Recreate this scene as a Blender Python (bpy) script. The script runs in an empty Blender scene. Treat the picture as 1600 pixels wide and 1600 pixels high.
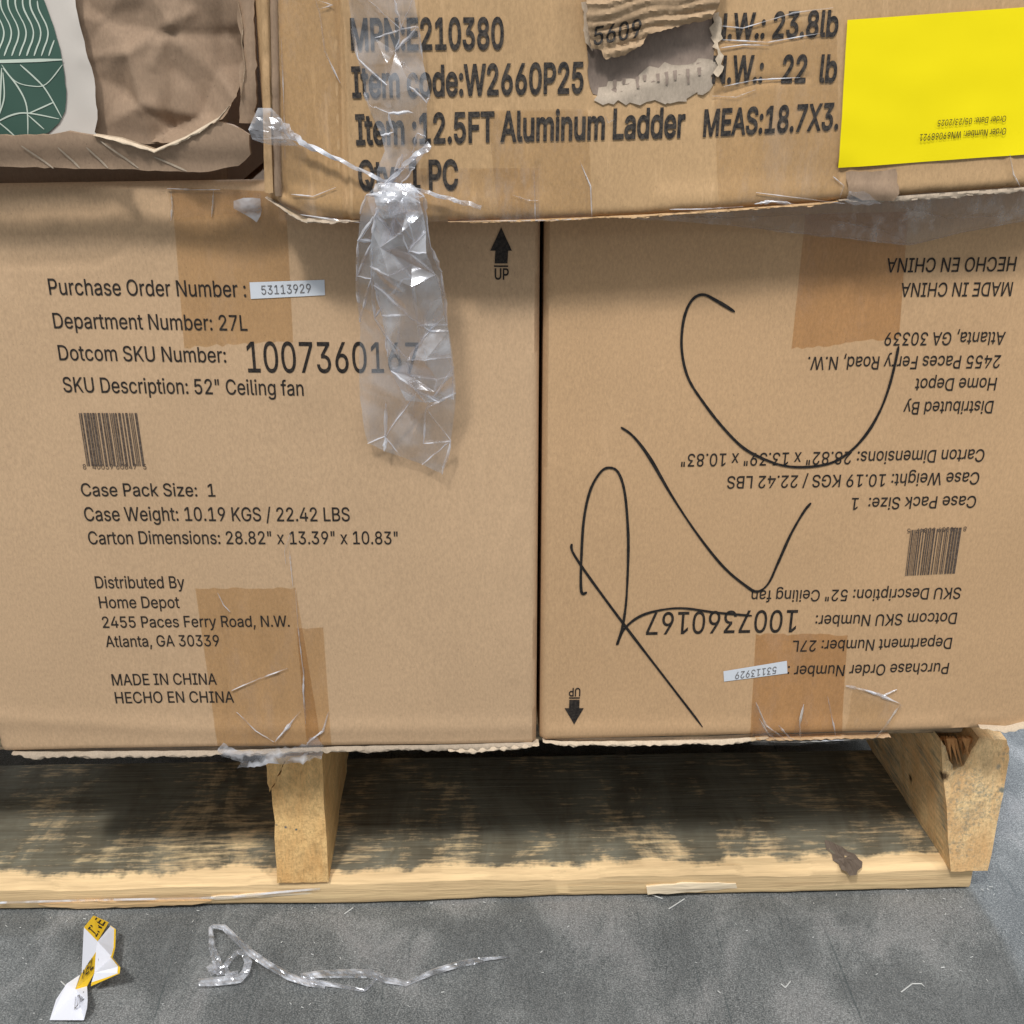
import bpy, bmesh, math, random
from mathutils import Vector, noise
from mathutils.geometry import delaunay_2d_cdt
random.seed(7)
scene = bpy.context.scene
COL = scene.collection
# ---------------------------------------------------------------- camera
CAM_H = 0.627
PITCH = math.radians(23.6)
YAW = math.radians(2.4)
ROLL = math.radians(0.35)
FPX = 1850.0
cam_data = bpy.data.cameras.new('camera')
cam_data.sensor_width = 36.0
cam_data.lens = FPX / 1600 * 36
cam_data.clip_start = 0.02
cam_data.clip_end = 200
cam = bpy.data.objects.new('camera', cam_data)
COL.objects.link(cam)
from mathutils import Matrix
RM = Matrix.Rotation(-YAW, 3, 'Z') @ Matrix.Rotation(math.pi/2 - PITCH, 3, 'X') @ Matrix.Rotation(ROLL, 3, 'Z')
cam.matrix_world = Matrix.Translation((0, 0, CAM_H)) @ RM.to_4x4()
scene.camera = cam
CAM = Vector((0, 0, CAM_H))
# ---------------------------------------------------------------- light
world = bpy.data.worlds.new('World'); scene.world = world
world.use_nodes = True
bg = world.node_tree.nodes['Background']
bg.inputs[0].default_value = (0.93, 0.97, 1.0, 1)
bg.inputs[1].default_value = 0.54
def lamp(name, loc, target, size, size_y, power, color):
    d = bpy.data.lights.new(name, 'AREA'); d.shape = 'RECTANGLE'
    d.size = size; d.size_y = size_y; d.energy = power; d.color = color
    o = bpy.data.objects.new(name, d); COL.objects.link(o)
    o.location = loc
    o.rotation_euler = (Vector(target) - Vector(loc)).to_track_quat('-Z', 'Y').to_euler()
    return o
lamp('ceiling_lamp', (-0.75, -1.15, 3.2), (0.05, 0.68, 0.3), 0.26, 0.26, 68, (1.0, 0.975, 0.93))
lamp('added_strip_lamp', (0.0, -1.25, 3.0), (0.05, 0.68, 0.3), 2.4, 0.22, 38, (0.96, 0.98, 1.0))  # added strip light for highlights on the crumpled plastic and softer shadows
lamp('ceiling_lamp', (1.5, -0.7, 3.0), (0.05, 0.68, 0.3), 0.25, 0.25, 20, (1.0, 0.98, 0.95))
lamp('ceiling_lamp', (0.25, 5.2, 3.3), (0.5, 1.2, 0.0), 1.6, 1.2, 480, (0.80, 0.88, 1.0))
scene.view_settings.view_transform = 'Standard'
scene.view_settings.look = 'None'
scene.view_settings.exposure = 0
scene.view_settings.gamma = 1
scene.view_settings.use_curve_mapping = False
scene.cycles.max_bounces = 8
scene.cycles.transparent_max_bounces = 16
scene.cycles.caustics_reflective = False
# ---------------------------------------------------------------- placing
def ray(px, py):
    return (RM @ Vector(((px-800)/FPX, -(py-800)/FPX, -1))).normalized()
def onY(px, py, Y):
    r = ray(px, py); return CAM + r*(Y/r.y)
def onZ(px, py, Z):
    r = ray(px, py); return CAM + r*((Z-CAM_H)/r.z)
YC = 0.663      # front of the two cartons
YL = 0.628      # front of the ladder carton
YB = 0.642      # front of the crushed carton
YS = 0.705      # stringer ends
# glyph outlines (units: 1/400 em)
CAPH = 203
SPACE = 75
GLYPHS = {
'"': (128, '31,127 28,203 54,203 51,127|77,127 74,203 100,203 97,127'),
',': (75, '15,-48 27,28 55,28 34,-48'),
'.': (75, '38,-2 33,-1 29,1 25,4 22,7 20,12 20,16 20,21 22,26 25,29 29,32 33,34 38,35 43,34 47,32 51,29 54,26 56,21 56,16 56,12 54,7 51,4 47,1 43,-1'),
'/': (100, '94,213 28,-31 6,-31 71,213'),
'0': (181, '91,-3 76,-1 63,3 52,10 42,19 34,31 28,45 23,62 20,81 19,102 20,122 23,141 28,158 34,172 42,184 52,194 64,201 76,205 91,206 105,205 118,201 129,194 139,184 147,172 154,158 158,141 161,122 162,102 161,81 158,62 154,45 147,31 139,19 129,10 118,3 105,-1|91,20 100,21 109,24 116,29 123,37 128,46 132,57 135,71 137,85 138,102 137,118 135,133 132,146 128,157 123,167 116,174 109,179 100,183 91,184 81,183 73,179 65,174 59,167 53,157 49,146 46,133 44,118 44,102 44,85 46,71 49,57 53,46 59,37 65,29 73,24 81,21'),
'1': (181, '31,0 31,22 156,22 156,0|110,203 110,0 85,0 85,179 84,179 34,143 34,171 79,203'),
'2': (181, '26,0 26,19 94,91 101,99 107,106 113,113 118,119 121,125 124,131 126,136 128,142 128,149 128,156 126,162 123,167 119,172 115,176 109,180 103,182 97,183 89,184 82,183 75,182 69,179 64,175 59,171 56,165 53,159 51,152 51,145 26,145 27,156 30,167 34,177 41,185 48,193 57,198 67,203 78,205 90,206 102,205 113,203 122,199 131,193 138,186 144,178 149,169 152,159 152,149 152,142 151,134 148,127 145,120 140,112 134,103 127,94 118,84 107,72 61,24 61,23 156,23 156,0'),
'3': (181, '87,-3 75,-2 64,0 53,4 43,9 35,15 28,23 23,32 19,42 17,53 44,53 45,46 47,40 51,35 55,30 60,27 66,24 73,22 80,20 87,20 95,20 103,22 110,24 116,28 122,32 126,37 129,43 131,50 132,58 131,65 129,72 126,78 122,84 117,89 110,93 102,97 92,98 80,99 63,99 63,120 115,179 115,181 28,181 28,203 149,203 149,184 85,111 85,116 99,116 112,114 123,110 133,105 142,98 148,89 153,79 156,69 157,58 156,47 153,36 148,26 141,18 133,11 123,5 112,1 100,-2'),
'4': (181, '16,42 16,63 99,203 124,203 43,66 43,65 165,65 165,42|113,0 113,48 113,58 113,127 137,127 137,0'),
'5': (181, '88,-3 77,-2 66,0 56,4 47,10 39,16 33,24 28,33 25,42 24,52 49,52 50,46 52,41 55,36 59,31 64,27 69,24 75,22 82,20 88,20 96,21 104,23 110,26 116,30 122,35 126,42 129,49 130,57 131,65 130,73 129,81 125,88 121,95 116,100 110,105 103,108 95,110 87,111 80,110 74,109 67,107 61,105 56,102 51,98 27,101 38,203 147,203 147,181 60,181 54,121 59,124 65,127 71,130 78,132 85,133 92,133 101,133 109,131 118,128 125,125 132,120 138,114 143,108 148,100 152,92 154,84 156,75 156,65 155,53 152,41 148,30 141,21 133,13 123,6 113,1 101,-2'),
'6': (181, '91,-3 78,-2 67,1 57,6 48,12 40,20 34,30 29,40 26,52 25,65 26,75 28,85 32,96 37,107 45,121 55,136 101,203 129,203 60,104 58,104 60,108 63,112 66,115 70,118 74,121 78,123 83,124 88,125 94,126 106,125 117,122 126,118 135,112 142,105 148,96 152,86 155,75 156,63 155,51 152,39 147,29 141,20 133,12 124,6 114,1 103,-2|91,19 98,20 105,22 111,25 117,29 122,34 126,41 129,47 130,55 131,63 130,71 129,79 126,85 122,91 117,96 111,101 105,104 98,105 91,106 83,106 76,104 70,101 64,97 59,92 55,86 52,79 51,71 50,63 51,55 52,48 55,41 59,34 64,29 70,25 76,22 83,20'),
'7': (181, '39,0 129,179 129,181 25,181 25,203 156,203 156,179 66,0'),
'8': (181, '91,-3 77,-2 65,1 54,5 45,10 36,17 30,25 25,34 22,43 21,54 21,63 23,70 26,78 30,85 35,91 40,96 47,101 54,104 61,106 61,107 52,110 44,116 37,123 32,132 29,142 28,152 29,162 32,171 36,180 42,187 50,194 58,199 68,203 79,205 91,206 102,205 113,203 122,199 131,194 138,187 145,180 149,171 152,162 153,152 152,142 149,132 144,123 137,116 129,110 120,107 120,106 127,104 134,101 140,96 146,91 151,85 155,78 158,70 160,63 160,54 159,43 156,34 151,25 145,17 136,10 127,5 116,1 104,-2|91,20 99,20 107,22 114,24 120,27 125,32 129,37 132,42 134,49 135,55 134,63 132,69 129,75 125,81 119,85 113,89 106,92 99,94 91,94 82,94 75,92 68,89 61,85 56,81 52,75 49,69 47,63 46,55 47,49 49,42 52,37 56,32 61,27 67,24 74,22 82,20|91,116 97,116 104,118 110,120 115,123 119,127 123,132 126,138 127,144 128,150 127,157 126,163 123,168 120,173 115,177 110,180 104,182 98,183 91,184 83,183 77,182 71,180 66,177 61,173 58,168 55,163 54,157 53,150 54,144 55,138 58,132 61,127 66,123 71,120 77,118 84,116'),
'9': (181, '90,206 103,205 114,202 124,198 133,191 141,183 147,174 152,163 155,151 156,139 155,129 153,119 149,108 144,96 136,83 126,67 80,0 52,0 121,99 123,99 121,95 118,92 115,88 111,85 107,83 103,81 98,79 93,78 87,78 75,79 65,81 55,86 46,92 39,99 33,108 29,118 26,129 25,141 26,153 29,164 34,175 40,184 48,191 57,198 67,202 78,205|90,184 83,183 76,182 70,178 64,174 59,169 55,163 52,156 51,149 50,141 51,133 52,125 55,118 59,112 64,107 70,103 76,100 83,98 90,97 98,98 105,100 111,103 117,107 122,112 126,118 129,125 130,132 131,140 130,148 129,156 126,163 122,169 117,174 112,178 105,182 98,183'),
':': (75, '38,-2 33,-1 29,1 25,4 22,7 20,12 20,16 20,21 22,26 25,29 29,32 33,34 38,35 43,34 47,32 51,29 54,26 56,21 56,16 56,12 54,7 51,4 47,1 43,-1|38,108 33,109 29,111 25,114 22,117 20,122 20,126 20,131 22,136 25,139 29,142 33,144 38,145 43,144 47,142 51,139 54,136 56,131 56,126 56,122 54,117 51,114 47,111 43,109'),
'A': (192, '7,0 81,203 110,203 185,0 158,0 115,121 112,129 109,138 106,149 102,161 98,175 93,191 98,191 93,175 89,161 85,148 82,138 79,129 76,121 34,0|44,57 44,79 148,79 148,57'),
'B': (182, '24,0 24,203 96,203 110,203 121,200 132,196 140,191 147,184 152,177 156,168 158,159 159,150 159,141 157,134 155,128 151,123 147,118 143,114 137,111 132,109 126,107 126,105 132,104 139,102 145,98 151,94 156,88 161,81 164,73 166,65 167,54 166,45 164,35 160,27 154,19 147,13 138,7 127,3 114,1 99,0|50,23 98,23 112,24 124,27 132,32 138,38 141,46 142,55 142,61 140,68 137,74 133,79 128,83 122,87 115,90 108,92 99,92 50,92|50,114 95,114 102,115 109,116 115,118 121,122 125,126 129,131 132,136 134,142 134,149 133,157 130,165 125,172 118,177 108,180 96,181 50,181'),
'C': (204, '107,-3 90,-1 74,3 60,10 47,20 37,32 28,46 21,63 17,81 16,102 17,122 21,141 28,157 37,172 47,184 60,193 74,201 90,205 107,206 117,206 127,204 136,202 145,198 153,194 161,188 168,182 174,175 179,167 183,159 187,149 189,139 163,139 161,146 159,152 156,158 152,163 148,167 143,171 138,175 132,177 126,180 120,181 113,182 107,182 95,181 84,178 73,173 64,166 56,157 50,146 45,133 42,118 41,102 42,85 45,71 50,58 57,47 64,38 74,31 84,25 95,22 107,21 113,21 120,22 126,24 132,26 138,29 143,32 148,36 152,41 156,46 159,51 161,58 163,64 189,64 187,54 184,45 179,36 174,28 168,21 161,15 153,10 145,5 136,2 127,-1 117,-2'),
'D': (201, '88,0 38,0 38,23 86,23 102,24 115,27 127,32 137,40 145,49 152,60 156,72 159,86 160,102 159,118 156,132 152,144 145,155 138,164 128,171 116,176 103,180 88,181 37,181 37,203 90,203 109,202 126,198 141,191 154,182 165,170 173,156 180,140 183,122 185,102 183,82 180,64 173,47 165,33 154,22 140,12 125,5 107,1|50,203 50,0 24,0 24,203'),
'E': (167, '24,0 24,203 149,203 149,181 50,181 50,114 142,114 142,91 50,91 50,23 150,23 150,0'),
'F': (164, '24,0 24,203 148,203 148,181 50,181 50,111 138,111 138,88 50,88 50,0'),
'G': (208, '107,-3 90,-1 74,3 60,10 47,20 36,32 28,46 21,63 17,81 16,102 17,122 21,141 28,157 36,172 47,184 60,193 74,201 89,205 106,206 116,206 127,204 136,201 145,198 154,193 161,188 168,181 174,174 180,167 184,158 187,149 190,139 163,139 161,146 158,152 155,157 151,162 147,167 142,171 137,174 132,177 126,179 120,181 113,182 106,182 94,181 83,178 73,173 64,166 56,157 50,146 45,133 42,118 41,102 42,85 45,71 50,58 57,47 64,38 74,31 84,25 95,22 107,21 119,22 129,24 138,28 146,34 153,41 158,49 163,59 165,69 166,81 174,80 113,80 113,102 191,102 191,80 190,64 186,49 180,36 172,25 162,15 151,8 137,2 123,-2'),
'H': (207, '24,0 24,203 50,203 50,116 157,116 157,203 183,203 183,0 157,0 157,93 50,93 50,0'),
'I': (120, '12,0 12,23 47,23 47,181 12,181 12,203 108,203 108,181 73,181 73,23 108,23 108,0'),
'K': (187, '42,58 42,86 46,93 51,99 56,104 60,110 65,116 70,121 75,127 80,132 85,138 145,203 179,203 92,110 91,110|24,0 24,203 50,203 50,134 50,90 50,77 50,0|149,0 75,104 91,124 179,0'),
'L': (157, '24,0 24,203 50,203 50,23 144,23 144,0'),
'M': (251, '24,0 24,203 61,203 111,75 115,64 120,49 125,34 129,20 123,20 127,33 132,48 137,63 141,75 191,203 227,203 227,0 202,0 202,116 202,131 202,147 202,165 203,183 205,183 203,177 201,170 199,164 193,145 187,129 182,116 137,0 114,0 68,116 64,128 58,144 52,163 45,183 48,183 48,166 48,149 49,131 49,116 49,0'),
'N': (209, '24,0 24,203 54,203 137,73 140,69 142,65 145,60 148,55 152,49 155,43 159,36 162,29 166,22 162,21 161,29 161,36 160,43 160,50 160,57 160,63 160,78 160,203 185,203 185,0 155,0 81,116 71,132 67,138 63,145 59,152 43,181 48,181 49,153 50,131 50,116 50,0'),
'O': (213, '107,-3 90,-1 74,3 60,10 48,20 37,32 28,46 21,63 17,81 16,102 17,122 21,141 28,157 37,172 48,184 60,193 74,201 90,205 107,206 124,205 139,201 153,193 166,184 177,172 186,157 192,141 196,122 197,102 196,81 192,63 186,46 177,32 166,20 153,10 139,3 124,-1|107,21 119,22 130,25 140,30 149,38 157,47 163,58 168,71 171,85 172,102 171,118 168,133 163,146 157,157 149,166 140,173 130,178 119,181 107,182 95,181 84,178 74,173 64,166 57,157 50,146 45,133 42,118 41,102 42,85 45,71 50,58 57,47 64,38 74,30 84,25 95,22'),
'P': (178, '24,0 24,203 94,203 109,203 122,200 133,195 142,189 150,181 156,172 160,162 163,151 163,139 163,127 160,116 156,106 150,97 142,89 133,83 122,78 109,75 94,74 44,74 44,97 93,97 103,98 112,99 119,102 125,107 130,112 133,117 136,124 137,131 138,139 137,147 136,154 133,161 130,166 125,171 119,175 111,178 103,180 93,181 50,181 50,0'),
'Q': (213, '98,64 125,64 148,34 153,26 187,-19 160,-19 138,11 132,18|107,-3 90,-1 74,3 60,10 48,20 37,32 28,46 21,63 17,81 16,102 17,122 21,141 28,157 37,172 48,184 60,193 74,201 90,205 107,206 124,205 139,201 153,193 166,184 177,172 186,157 192,141 196,122 197,102 196,81 192,63 186,46 177,32 166,20 153,10 139,3 124,-1|107,21 119,22 130,25 140,30 149,38 157,47 163,58 168,71 171,85 172,102 171,118 168,133 163,146 157,157 149,166 140,173 130,178 119,181 107,182 95,181 84,178 74,173 64,166 57,157 50,146 45,133 42,118 41,102 42,85 45,71 50,58 57,47 64,38 74,30 84,25 95,22'),
'R': (180, '24,0 24,203 94,203 109,203 122,200 133,195 143,189 150,182 156,173 160,163 163,153 164,141 163,129 160,118 156,109 150,100 143,93 133,87 122,83 109,80 94,79 39,79 39,102 93,102 103,103 112,104 119,107 125,110 130,115 133,120 136,126 138,133 138,141 138,149 136,156 133,162 130,167 125,172 119,176 112,179 103,180 93,181 50,181 50,0|141,0 92,92 121,92 171,0'),
'S': (179, '89,-4 75,-3 63,0 51,4 41,9 32,16 26,24 20,33 17,43 15,55 42,55 43,47 46,41 49,35 54,30 60,26 67,23 74,21 81,20 89,20 98,20 107,22 114,24 121,27 127,32 132,37 135,42 137,49 138,56 138,62 136,67 133,72 129,75 124,79 118,82 112,84 105,87 98,89 73,96 58,101 45,108 34,116 27,125 22,136 21,149 22,160 25,170 30,179 37,187 45,194 55,199 66,203 78,205 91,206 104,205 116,203 126,199 136,194 144,187 151,179 156,171 159,161 160,151 135,151 133,161 128,169 121,175 112,180 102,182 90,183 82,183 74,181 67,179 61,176 56,172 51,167 48,162 47,156 46,150 47,144 49,138 52,133 57,129 62,126 68,123 74,121 79,119 85,117 106,112 112,110 118,108 125,105 131,103 137,99 143,95 149,90 154,85 158,79 161,72 163,64 163,55 162,45 159,35 155,25 148,17 139,10 129,4 118,0 104,-3'),
'T': (179, '13,181 13,203 167,203 167,181 103,181 103,0 77,0 77,181'),
'U': (207, '104,-3 88,-2 74,1 62,6 51,13 41,22 34,32 28,43 25,56 24,69 24,203 50,203 50,71 50,62 53,53 56,45 61,38 67,32 75,27 83,24 93,21 104,21 114,21 124,24 132,27 140,32 146,38 151,45 154,53 156,62 157,71 157,203 183,203 183,69 182,56 178,43 173,32 166,22 156,13 145,6 133,1 119,-2'),
'W': (274, '62,0 7,203 33,203 65,78 67,72 69,65 70,58 75,37 76,30 77,23 79,16 76,16 77,23 78,30 80,37 81,44 83,51 85,58 90,78 122,203 152,203 185,78 186,72 188,65 190,58 194,37 196,30 197,23 199,16 195,16 197,23 198,30 200,37 201,44 203,51 204,58 209,78 241,203 268,203 212,0 182,0 147,129 145,138 143,147 141,157 138,167 136,178 134,190 140,190 138,179 136,168 134,158 132,148 130,139 127,129 92,0'),
'X': (190, '7,0 87,114 87,95 12,203 42,203 71,160 75,154 79,149 82,144 84,140 87,136 89,132 92,127 95,122 97,117 93,117 101,131 103,136 106,140 109,144 119,160 149,203 178,203 104,96 104,115 182,0 153,0 117,52 107,66 105,70 102,74 100,78 97,82 95,87 92,92 98,92 95,87 93,83 90,79 88,75 85,70 82,66 73,52 37,0'),
'Y': (189, '81,0 81,83 7,203 36,203 77,138 81,131 85,124 89,117 92,110 96,101 100,92 89,92 93,102 97,110 100,117 104,124 108,131 112,138 152,203 182,203 107,83 107,0'),
'a': (156, '64,-3 55,-3 46,-1 38,2 30,6 24,11 19,18 15,25 13,34 12,43 13,51 14,58 17,64 21,69 26,74 31,77 37,80 43,82 50,84 57,86 64,87 71,88 93,91 99,91 103,93 106,94 108,96 110,99 110,102 110,103 110,109 109,114 107,119 104,123 100,126 96,129 91,131 85,132 78,132 71,132 65,131 60,129 55,126 51,124 47,120 44,117 42,113 40,110 16,116 20,125 25,132 31,138 38,143 45,147 53,150 61,152 69,153 78,154 83,154 89,153 96,152 102,150 108,147 114,144 120,140 125,135 129,128 132,120 134,111 135,101 135,0 111,0 111,21 109,21 107,17 104,14 101,10 97,6 92,3 86,0 80,-2 72,-3|68,18 77,19 84,21 91,23 97,27 102,32 105,37 108,43 110,49 110,55 110,76 109,75 107,74 104,73 100,72 97,71 93,70 80,68 70,67 64,66 59,65 54,63 49,61 45,59 41,56 39,52 37,47 37,42 37,37 39,33 41,29 44,26 48,23 52,21 57,19 62,18'),
'b': (170, '92,-3 83,-3 75,-1 69,2 63,5 59,9 55,12 52,16 49,20 47,23 45,23 45,0 21,0 21,203 45,203 45,128 47,128 49,131 52,134 55,138 59,142 63,146 69,149 75,152 83,153 92,154 104,153 115,150 125,144 134,137 142,128 148,117 152,105 155,91 156,76 155,60 152,46 148,34 142,23 134,14 125,6 115,1 104,-2|88,19 97,20 105,22 112,26 118,32 123,39 126,47 129,56 131,65 131,76 131,86 129,96 126,104 123,112 118,119 112,125 105,129 97,131 88,132 79,131 71,129 64,125 59,119 54,113 50,105 47,96 46,87 45,76 46,65 47,55 50,46 54,38 59,31 65,26 72,22 79,20'),
'c': (158, '83,-3 70,-2 58,1 47,7 37,14 29,23 22,34 18,46 15,60 14,75 15,90 18,104 22,116 29,127 37,137 47,144 58,149 70,153 83,154 90,153 97,152 104,151 110,149 116,146 122,142 127,138 132,134 136,129 139,123 142,117 145,111 121,105 120,109 118,112 116,116 114,119 111,122 108,124 105,127 101,128 97,130 92,131 88,132 83,132 73,131 65,128 58,124 52,118 47,111 43,103 41,94 39,85 39,75 39,65 41,56 43,47 47,39 52,32 58,26 65,22 73,19 83,19 88,19 93,19 97,21 101,22 105,24 108,26 111,29 114,32 117,35 119,39 120,43 122,47 145,41 143,34 140,28 136,22 132,17 128,13 122,9 117,5 111,2 104,0 97,-2 90,-3'),
'd': (170, '78,-3 66,-2 55,1 45,6 36,14 28,23 22,34 17,46 15,60 14,76 15,91 17,105 22,117 28,128 36,137 45,144 55,150 66,153 78,154 87,153 95,152 101,149 107,146 111,142 115,138 118,134 121,131 122,128 124,128 124,203 149,203 149,0 125,0 125,23 123,23 121,20 118,16 115,12 111,9 106,5 101,2 95,-1 87,-3|82,19 91,20 98,22 105,26 111,31 116,38 120,46 122,55 124,65 125,76 124,87 123,96 120,105 116,113 111,119 105,125 98,129 91,131 82,132 73,131 65,129 58,125 52,119 47,112 43,104 41,96 39,86 39,76 39,65 41,56 43,47 47,39 52,32 58,26 65,22 73,20'),
'e': (162, '85,-3 71,-2 58,1 47,7 37,14 29,23 22,34 17,46 15,60 14,75 15,90 17,103 22,116 29,127 37,136 46,144 57,149 69,153 82,154 90,153 98,152 106,150 114,146 121,142 128,136 134,130 139,122 143,113 146,102 148,91 148,78 148,68 30,68 30,88 135,88 124,81 123,90 122,99 119,107 115,115 111,121 105,126 98,129 91,131 82,132 73,131 65,129 59,125 53,120 48,115 44,108 41,100 39,93 38,84 38,71 39,60 41,51 44,42 49,35 54,29 60,25 68,21 76,19 85,18 91,19 96,20 101,21 106,23 110,26 114,29 117,33 120,37 122,42 146,36 143,29 139,22 134,16 128,10 121,6 113,2 104,-1 95,-3'),
'f': (101, '91,152 91,131 3,131 3,152|32,0 32,173 33,181 35,188 38,194 43,200 48,204 54,208 61,210 68,211 75,212 80,212 85,211 89,211 92,210 95,209 97,208 91,187 86,189 84,189 81,189 78,190 71,189 66,187 62,184 59,180 57,174 57,167 57,0'),
'g': (170, '83,-60 72,-60 62,-58 54,-56 46,-53 39,-49 33,-44 28,-39 24,-33 20,-28 41,-16 43,-19 46,-23 49,-26 52,-30 57,-33 62,-35 68,-37 75,-39 83,-39 94,-38 104,-35 113,-30 119,-23 123,-14 125,-2 125,27 122,27 120,24 118,20 115,17 111,13 106,9 101,6 94,4 87,2 78,2 66,3 55,6 45,11 36,17 28,26 22,36 17,48 15,61 14,76 15,91 17,105 22,117 28,128 36,137 45,144 55,150 66,153 78,154 87,153 95,152 101,149 107,146 111,142 115,138 118,134 121,131 123,128 125,128 125,152 149,152 149,-4 148,-16 145,-27 140,-36 134,-44 126,-50 116,-54 106,-58 95,-60|82,24 91,24 99,26 105,30 111,35 116,41 120,48 123,57 124,66 125,77 124,87 123,97 120,106 116,113 111,120 106,125 99,129 91,131 82,132 73,131 65,129 58,125 52,119 47,113 43,105 41,96 39,87 39,77 39,67 41,57 43,49 47,42 52,35 58,30 65,27 73,24'),
'h': (164, '45,91 45,0 21,0 21,203 45,203 45,115 41,115 46,128 53,138 61,145 70,150 80,153 91,154 101,153 110,151 118,147 125,142 131,136 136,128 140,119 142,108 143,96 143,0 118,0 118,94 117,105 114,114 109,122 102,127 94,131 84,132 77,131 70,130 64,127 59,123 54,119 51,113 48,107 46,99'),
'i': (67, '21,0 21,152 45,152 45,0|33,177 29,178 25,179 22,182 19,185 17,189 17,193 17,198 19,201 22,205 25,207 29,209 33,209 38,209 42,207 46,205 48,201 50,198 51,193 50,189 48,185 46,182 42,179 38,178'),
'k': (152, '44,55 44,85 48,85 114,152 144,152 74,80 71,80|21,0 21,203 45,203 45,0|118,0 59,74 76,91 149,0'),
'l': (76, '56,-1 45,0 36,3 30,8 25,15 22,23 21,34 21,203 45,203 45,39 46,33 47,28 48,25 50,23 54,21 58,21 64,21 68,22 72,1 65,0 62,-1 59,-1'),
'm': (244, '21,0 21,152 45,152 45,118 43,118 46,126 49,133 53,138 58,143 63,147 69,150 75,153 81,154 88,154 98,153 107,150 115,144 121,137 126,128 128,118 125,118 127,125 131,131 135,137 140,142 146,147 152,150 159,152 167,154 175,154 183,154 191,152 199,149 206,144 211,138 216,131 220,123 222,113 223,102 223,0 198,0 198,101 197,111 194,119 189,125 182,129 175,131 167,132 161,132 155,130 150,128 145,125 141,121 138,116 136,111 135,105 134,99 134,0 110,0 110,104 109,112 106,119 101,124 95,129 88,131 80,132 74,132 68,130 63,128 58,125 54,121 50,116 48,110 46,103 45,95 45,0'),
'n': (164, '45,91 45,0 21,0 21,152 45,152 45,115 41,115 46,128 53,138 61,145 70,150 80,153 91,154 101,153 110,151 118,147 125,142 131,136 136,128 140,119 142,108 143,96 143,0 118,0 118,94 117,105 114,114 109,122 102,127 94,131 84,132 77,131 70,130 64,127 59,123 54,119 51,113 48,107 46,99'),
'o': (166, '83,-3 70,-2 58,1 47,7 37,14 29,23 22,34 18,46 15,60 14,75 15,90 18,104 22,116 29,127 37,137 47,144 58,149 70,153 83,154 96,153 108,149 119,144 129,137 137,127 144,116 149,104 151,90 152,75 151,60 149,46 144,34 137,23 129,14 119,7 108,1 96,-2|83,19 92,19 101,22 108,26 114,32 119,39 123,47 126,56 127,65 128,75 127,85 126,94 123,103 119,111 114,118 108,124 101,128 92,131 83,132 73,131 65,128 58,124 52,118 47,111 43,103 41,94 39,85 39,75 39,65 41,56 43,47 47,39 52,32 58,26 65,22 73,19'),
'p': (170, '21,-57 21,152 45,152 45,128 47,128 49,131 52,134 55,138 59,142 63,146 69,149 75,152 83,153 92,154 104,153 115,150 125,144 134,137 142,128 148,117 152,105 155,91 156,76 155,60 152,46 148,34 142,23 134,14 125,6 115,1 104,-2 92,-3 83,-3 75,-1 69,2 64,5 59,9 55,12 52,16 49,20 47,23 45,23 45,-57|88,19 97,20 105,22 112,26 118,32 123,39 126,47 129,56 131,65 131,76 131,86 129,96 126,104 123,112 118,119 112,125 105,129 97,131 88,132 79,131 71,129 64,125 59,119 54,113 50,105 47,96 46,87 45,76 46,65 47,55 50,46 54,38 59,31 65,26 72,22 79,20'),
'r': (104, '21,0 21,152 45,152 45,128 46,128 50,136 55,142 61,147 68,151 76,153 85,154 92,154 97,153 97,129 92,130 89,130 86,130 83,130 76,130 70,128 64,126 58,122 54,118 50,113 48,108 46,102 45,95 45,0'),
's': (146, '73,-3 63,-3 53,-1 45,1 37,5 30,10 25,15 20,22 17,29 14,38 38,43 40,35 44,29 50,24 56,21 64,19 73,18 82,19 91,21 98,25 103,30 106,35 107,41 107,46 105,50 102,54 97,57 92,60 85,62 60,68 47,72 37,77 29,83 23,91 20,100 19,110 20,118 22,126 26,133 31,139 38,144 46,148 55,151 64,153 75,154 85,153 94,152 102,149 108,145 114,141 120,136 124,130 127,123 130,116 107,111 105,116 101,122 97,126 91,130 84,132 75,133 66,132 59,130 52,127 47,122 44,117 43,111 44,106 46,101 50,97 54,94 61,91 69,89 92,84 104,80 115,75 122,69 128,61 131,52 132,43 132,34 129,26 125,19 119,12 112,7 104,3 94,-1 84,-3'),
't': (91, '82,152 82,131 3,131 3,152|26,188 50,188 50,39 51,33 52,28 54,25 58,22 62,20 68,20 74,20 81,21 85,1 83,0 80,-1 77,-1 74,-1 70,-2 67,-2 55,-1 45,3 37,9 31,16 27,26 26,37'),
'u': (164, '73,-2 63,-1 54,1 46,4 39,9 33,16 28,23 24,33 22,43 21,56 21,152 45,152 45,58 47,47 50,37 55,30 62,24 70,21 80,20 87,21 94,22 100,25 105,28 110,33 113,39 116,45 118,53 118,61 118,152 143,152 143,0 119,0 119,37 123,37 118,24 111,14 103,7 94,2 84,-1'),
'x': (151, '8,0 69,87 68,68 11,152 40,152 59,122 64,115 68,108 72,101 75,95 79,89 83,82 70,82 74,89 78,95 81,101 85,108 89,115 93,122 113,152 141,152 83,67 83,86 143,0 115,0 92,34 88,41 84,48 80,54 76,61 73,67 69,73 82,73 78,67 75,61 71,54 68,48 64,41 59,34 37,0'),
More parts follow.
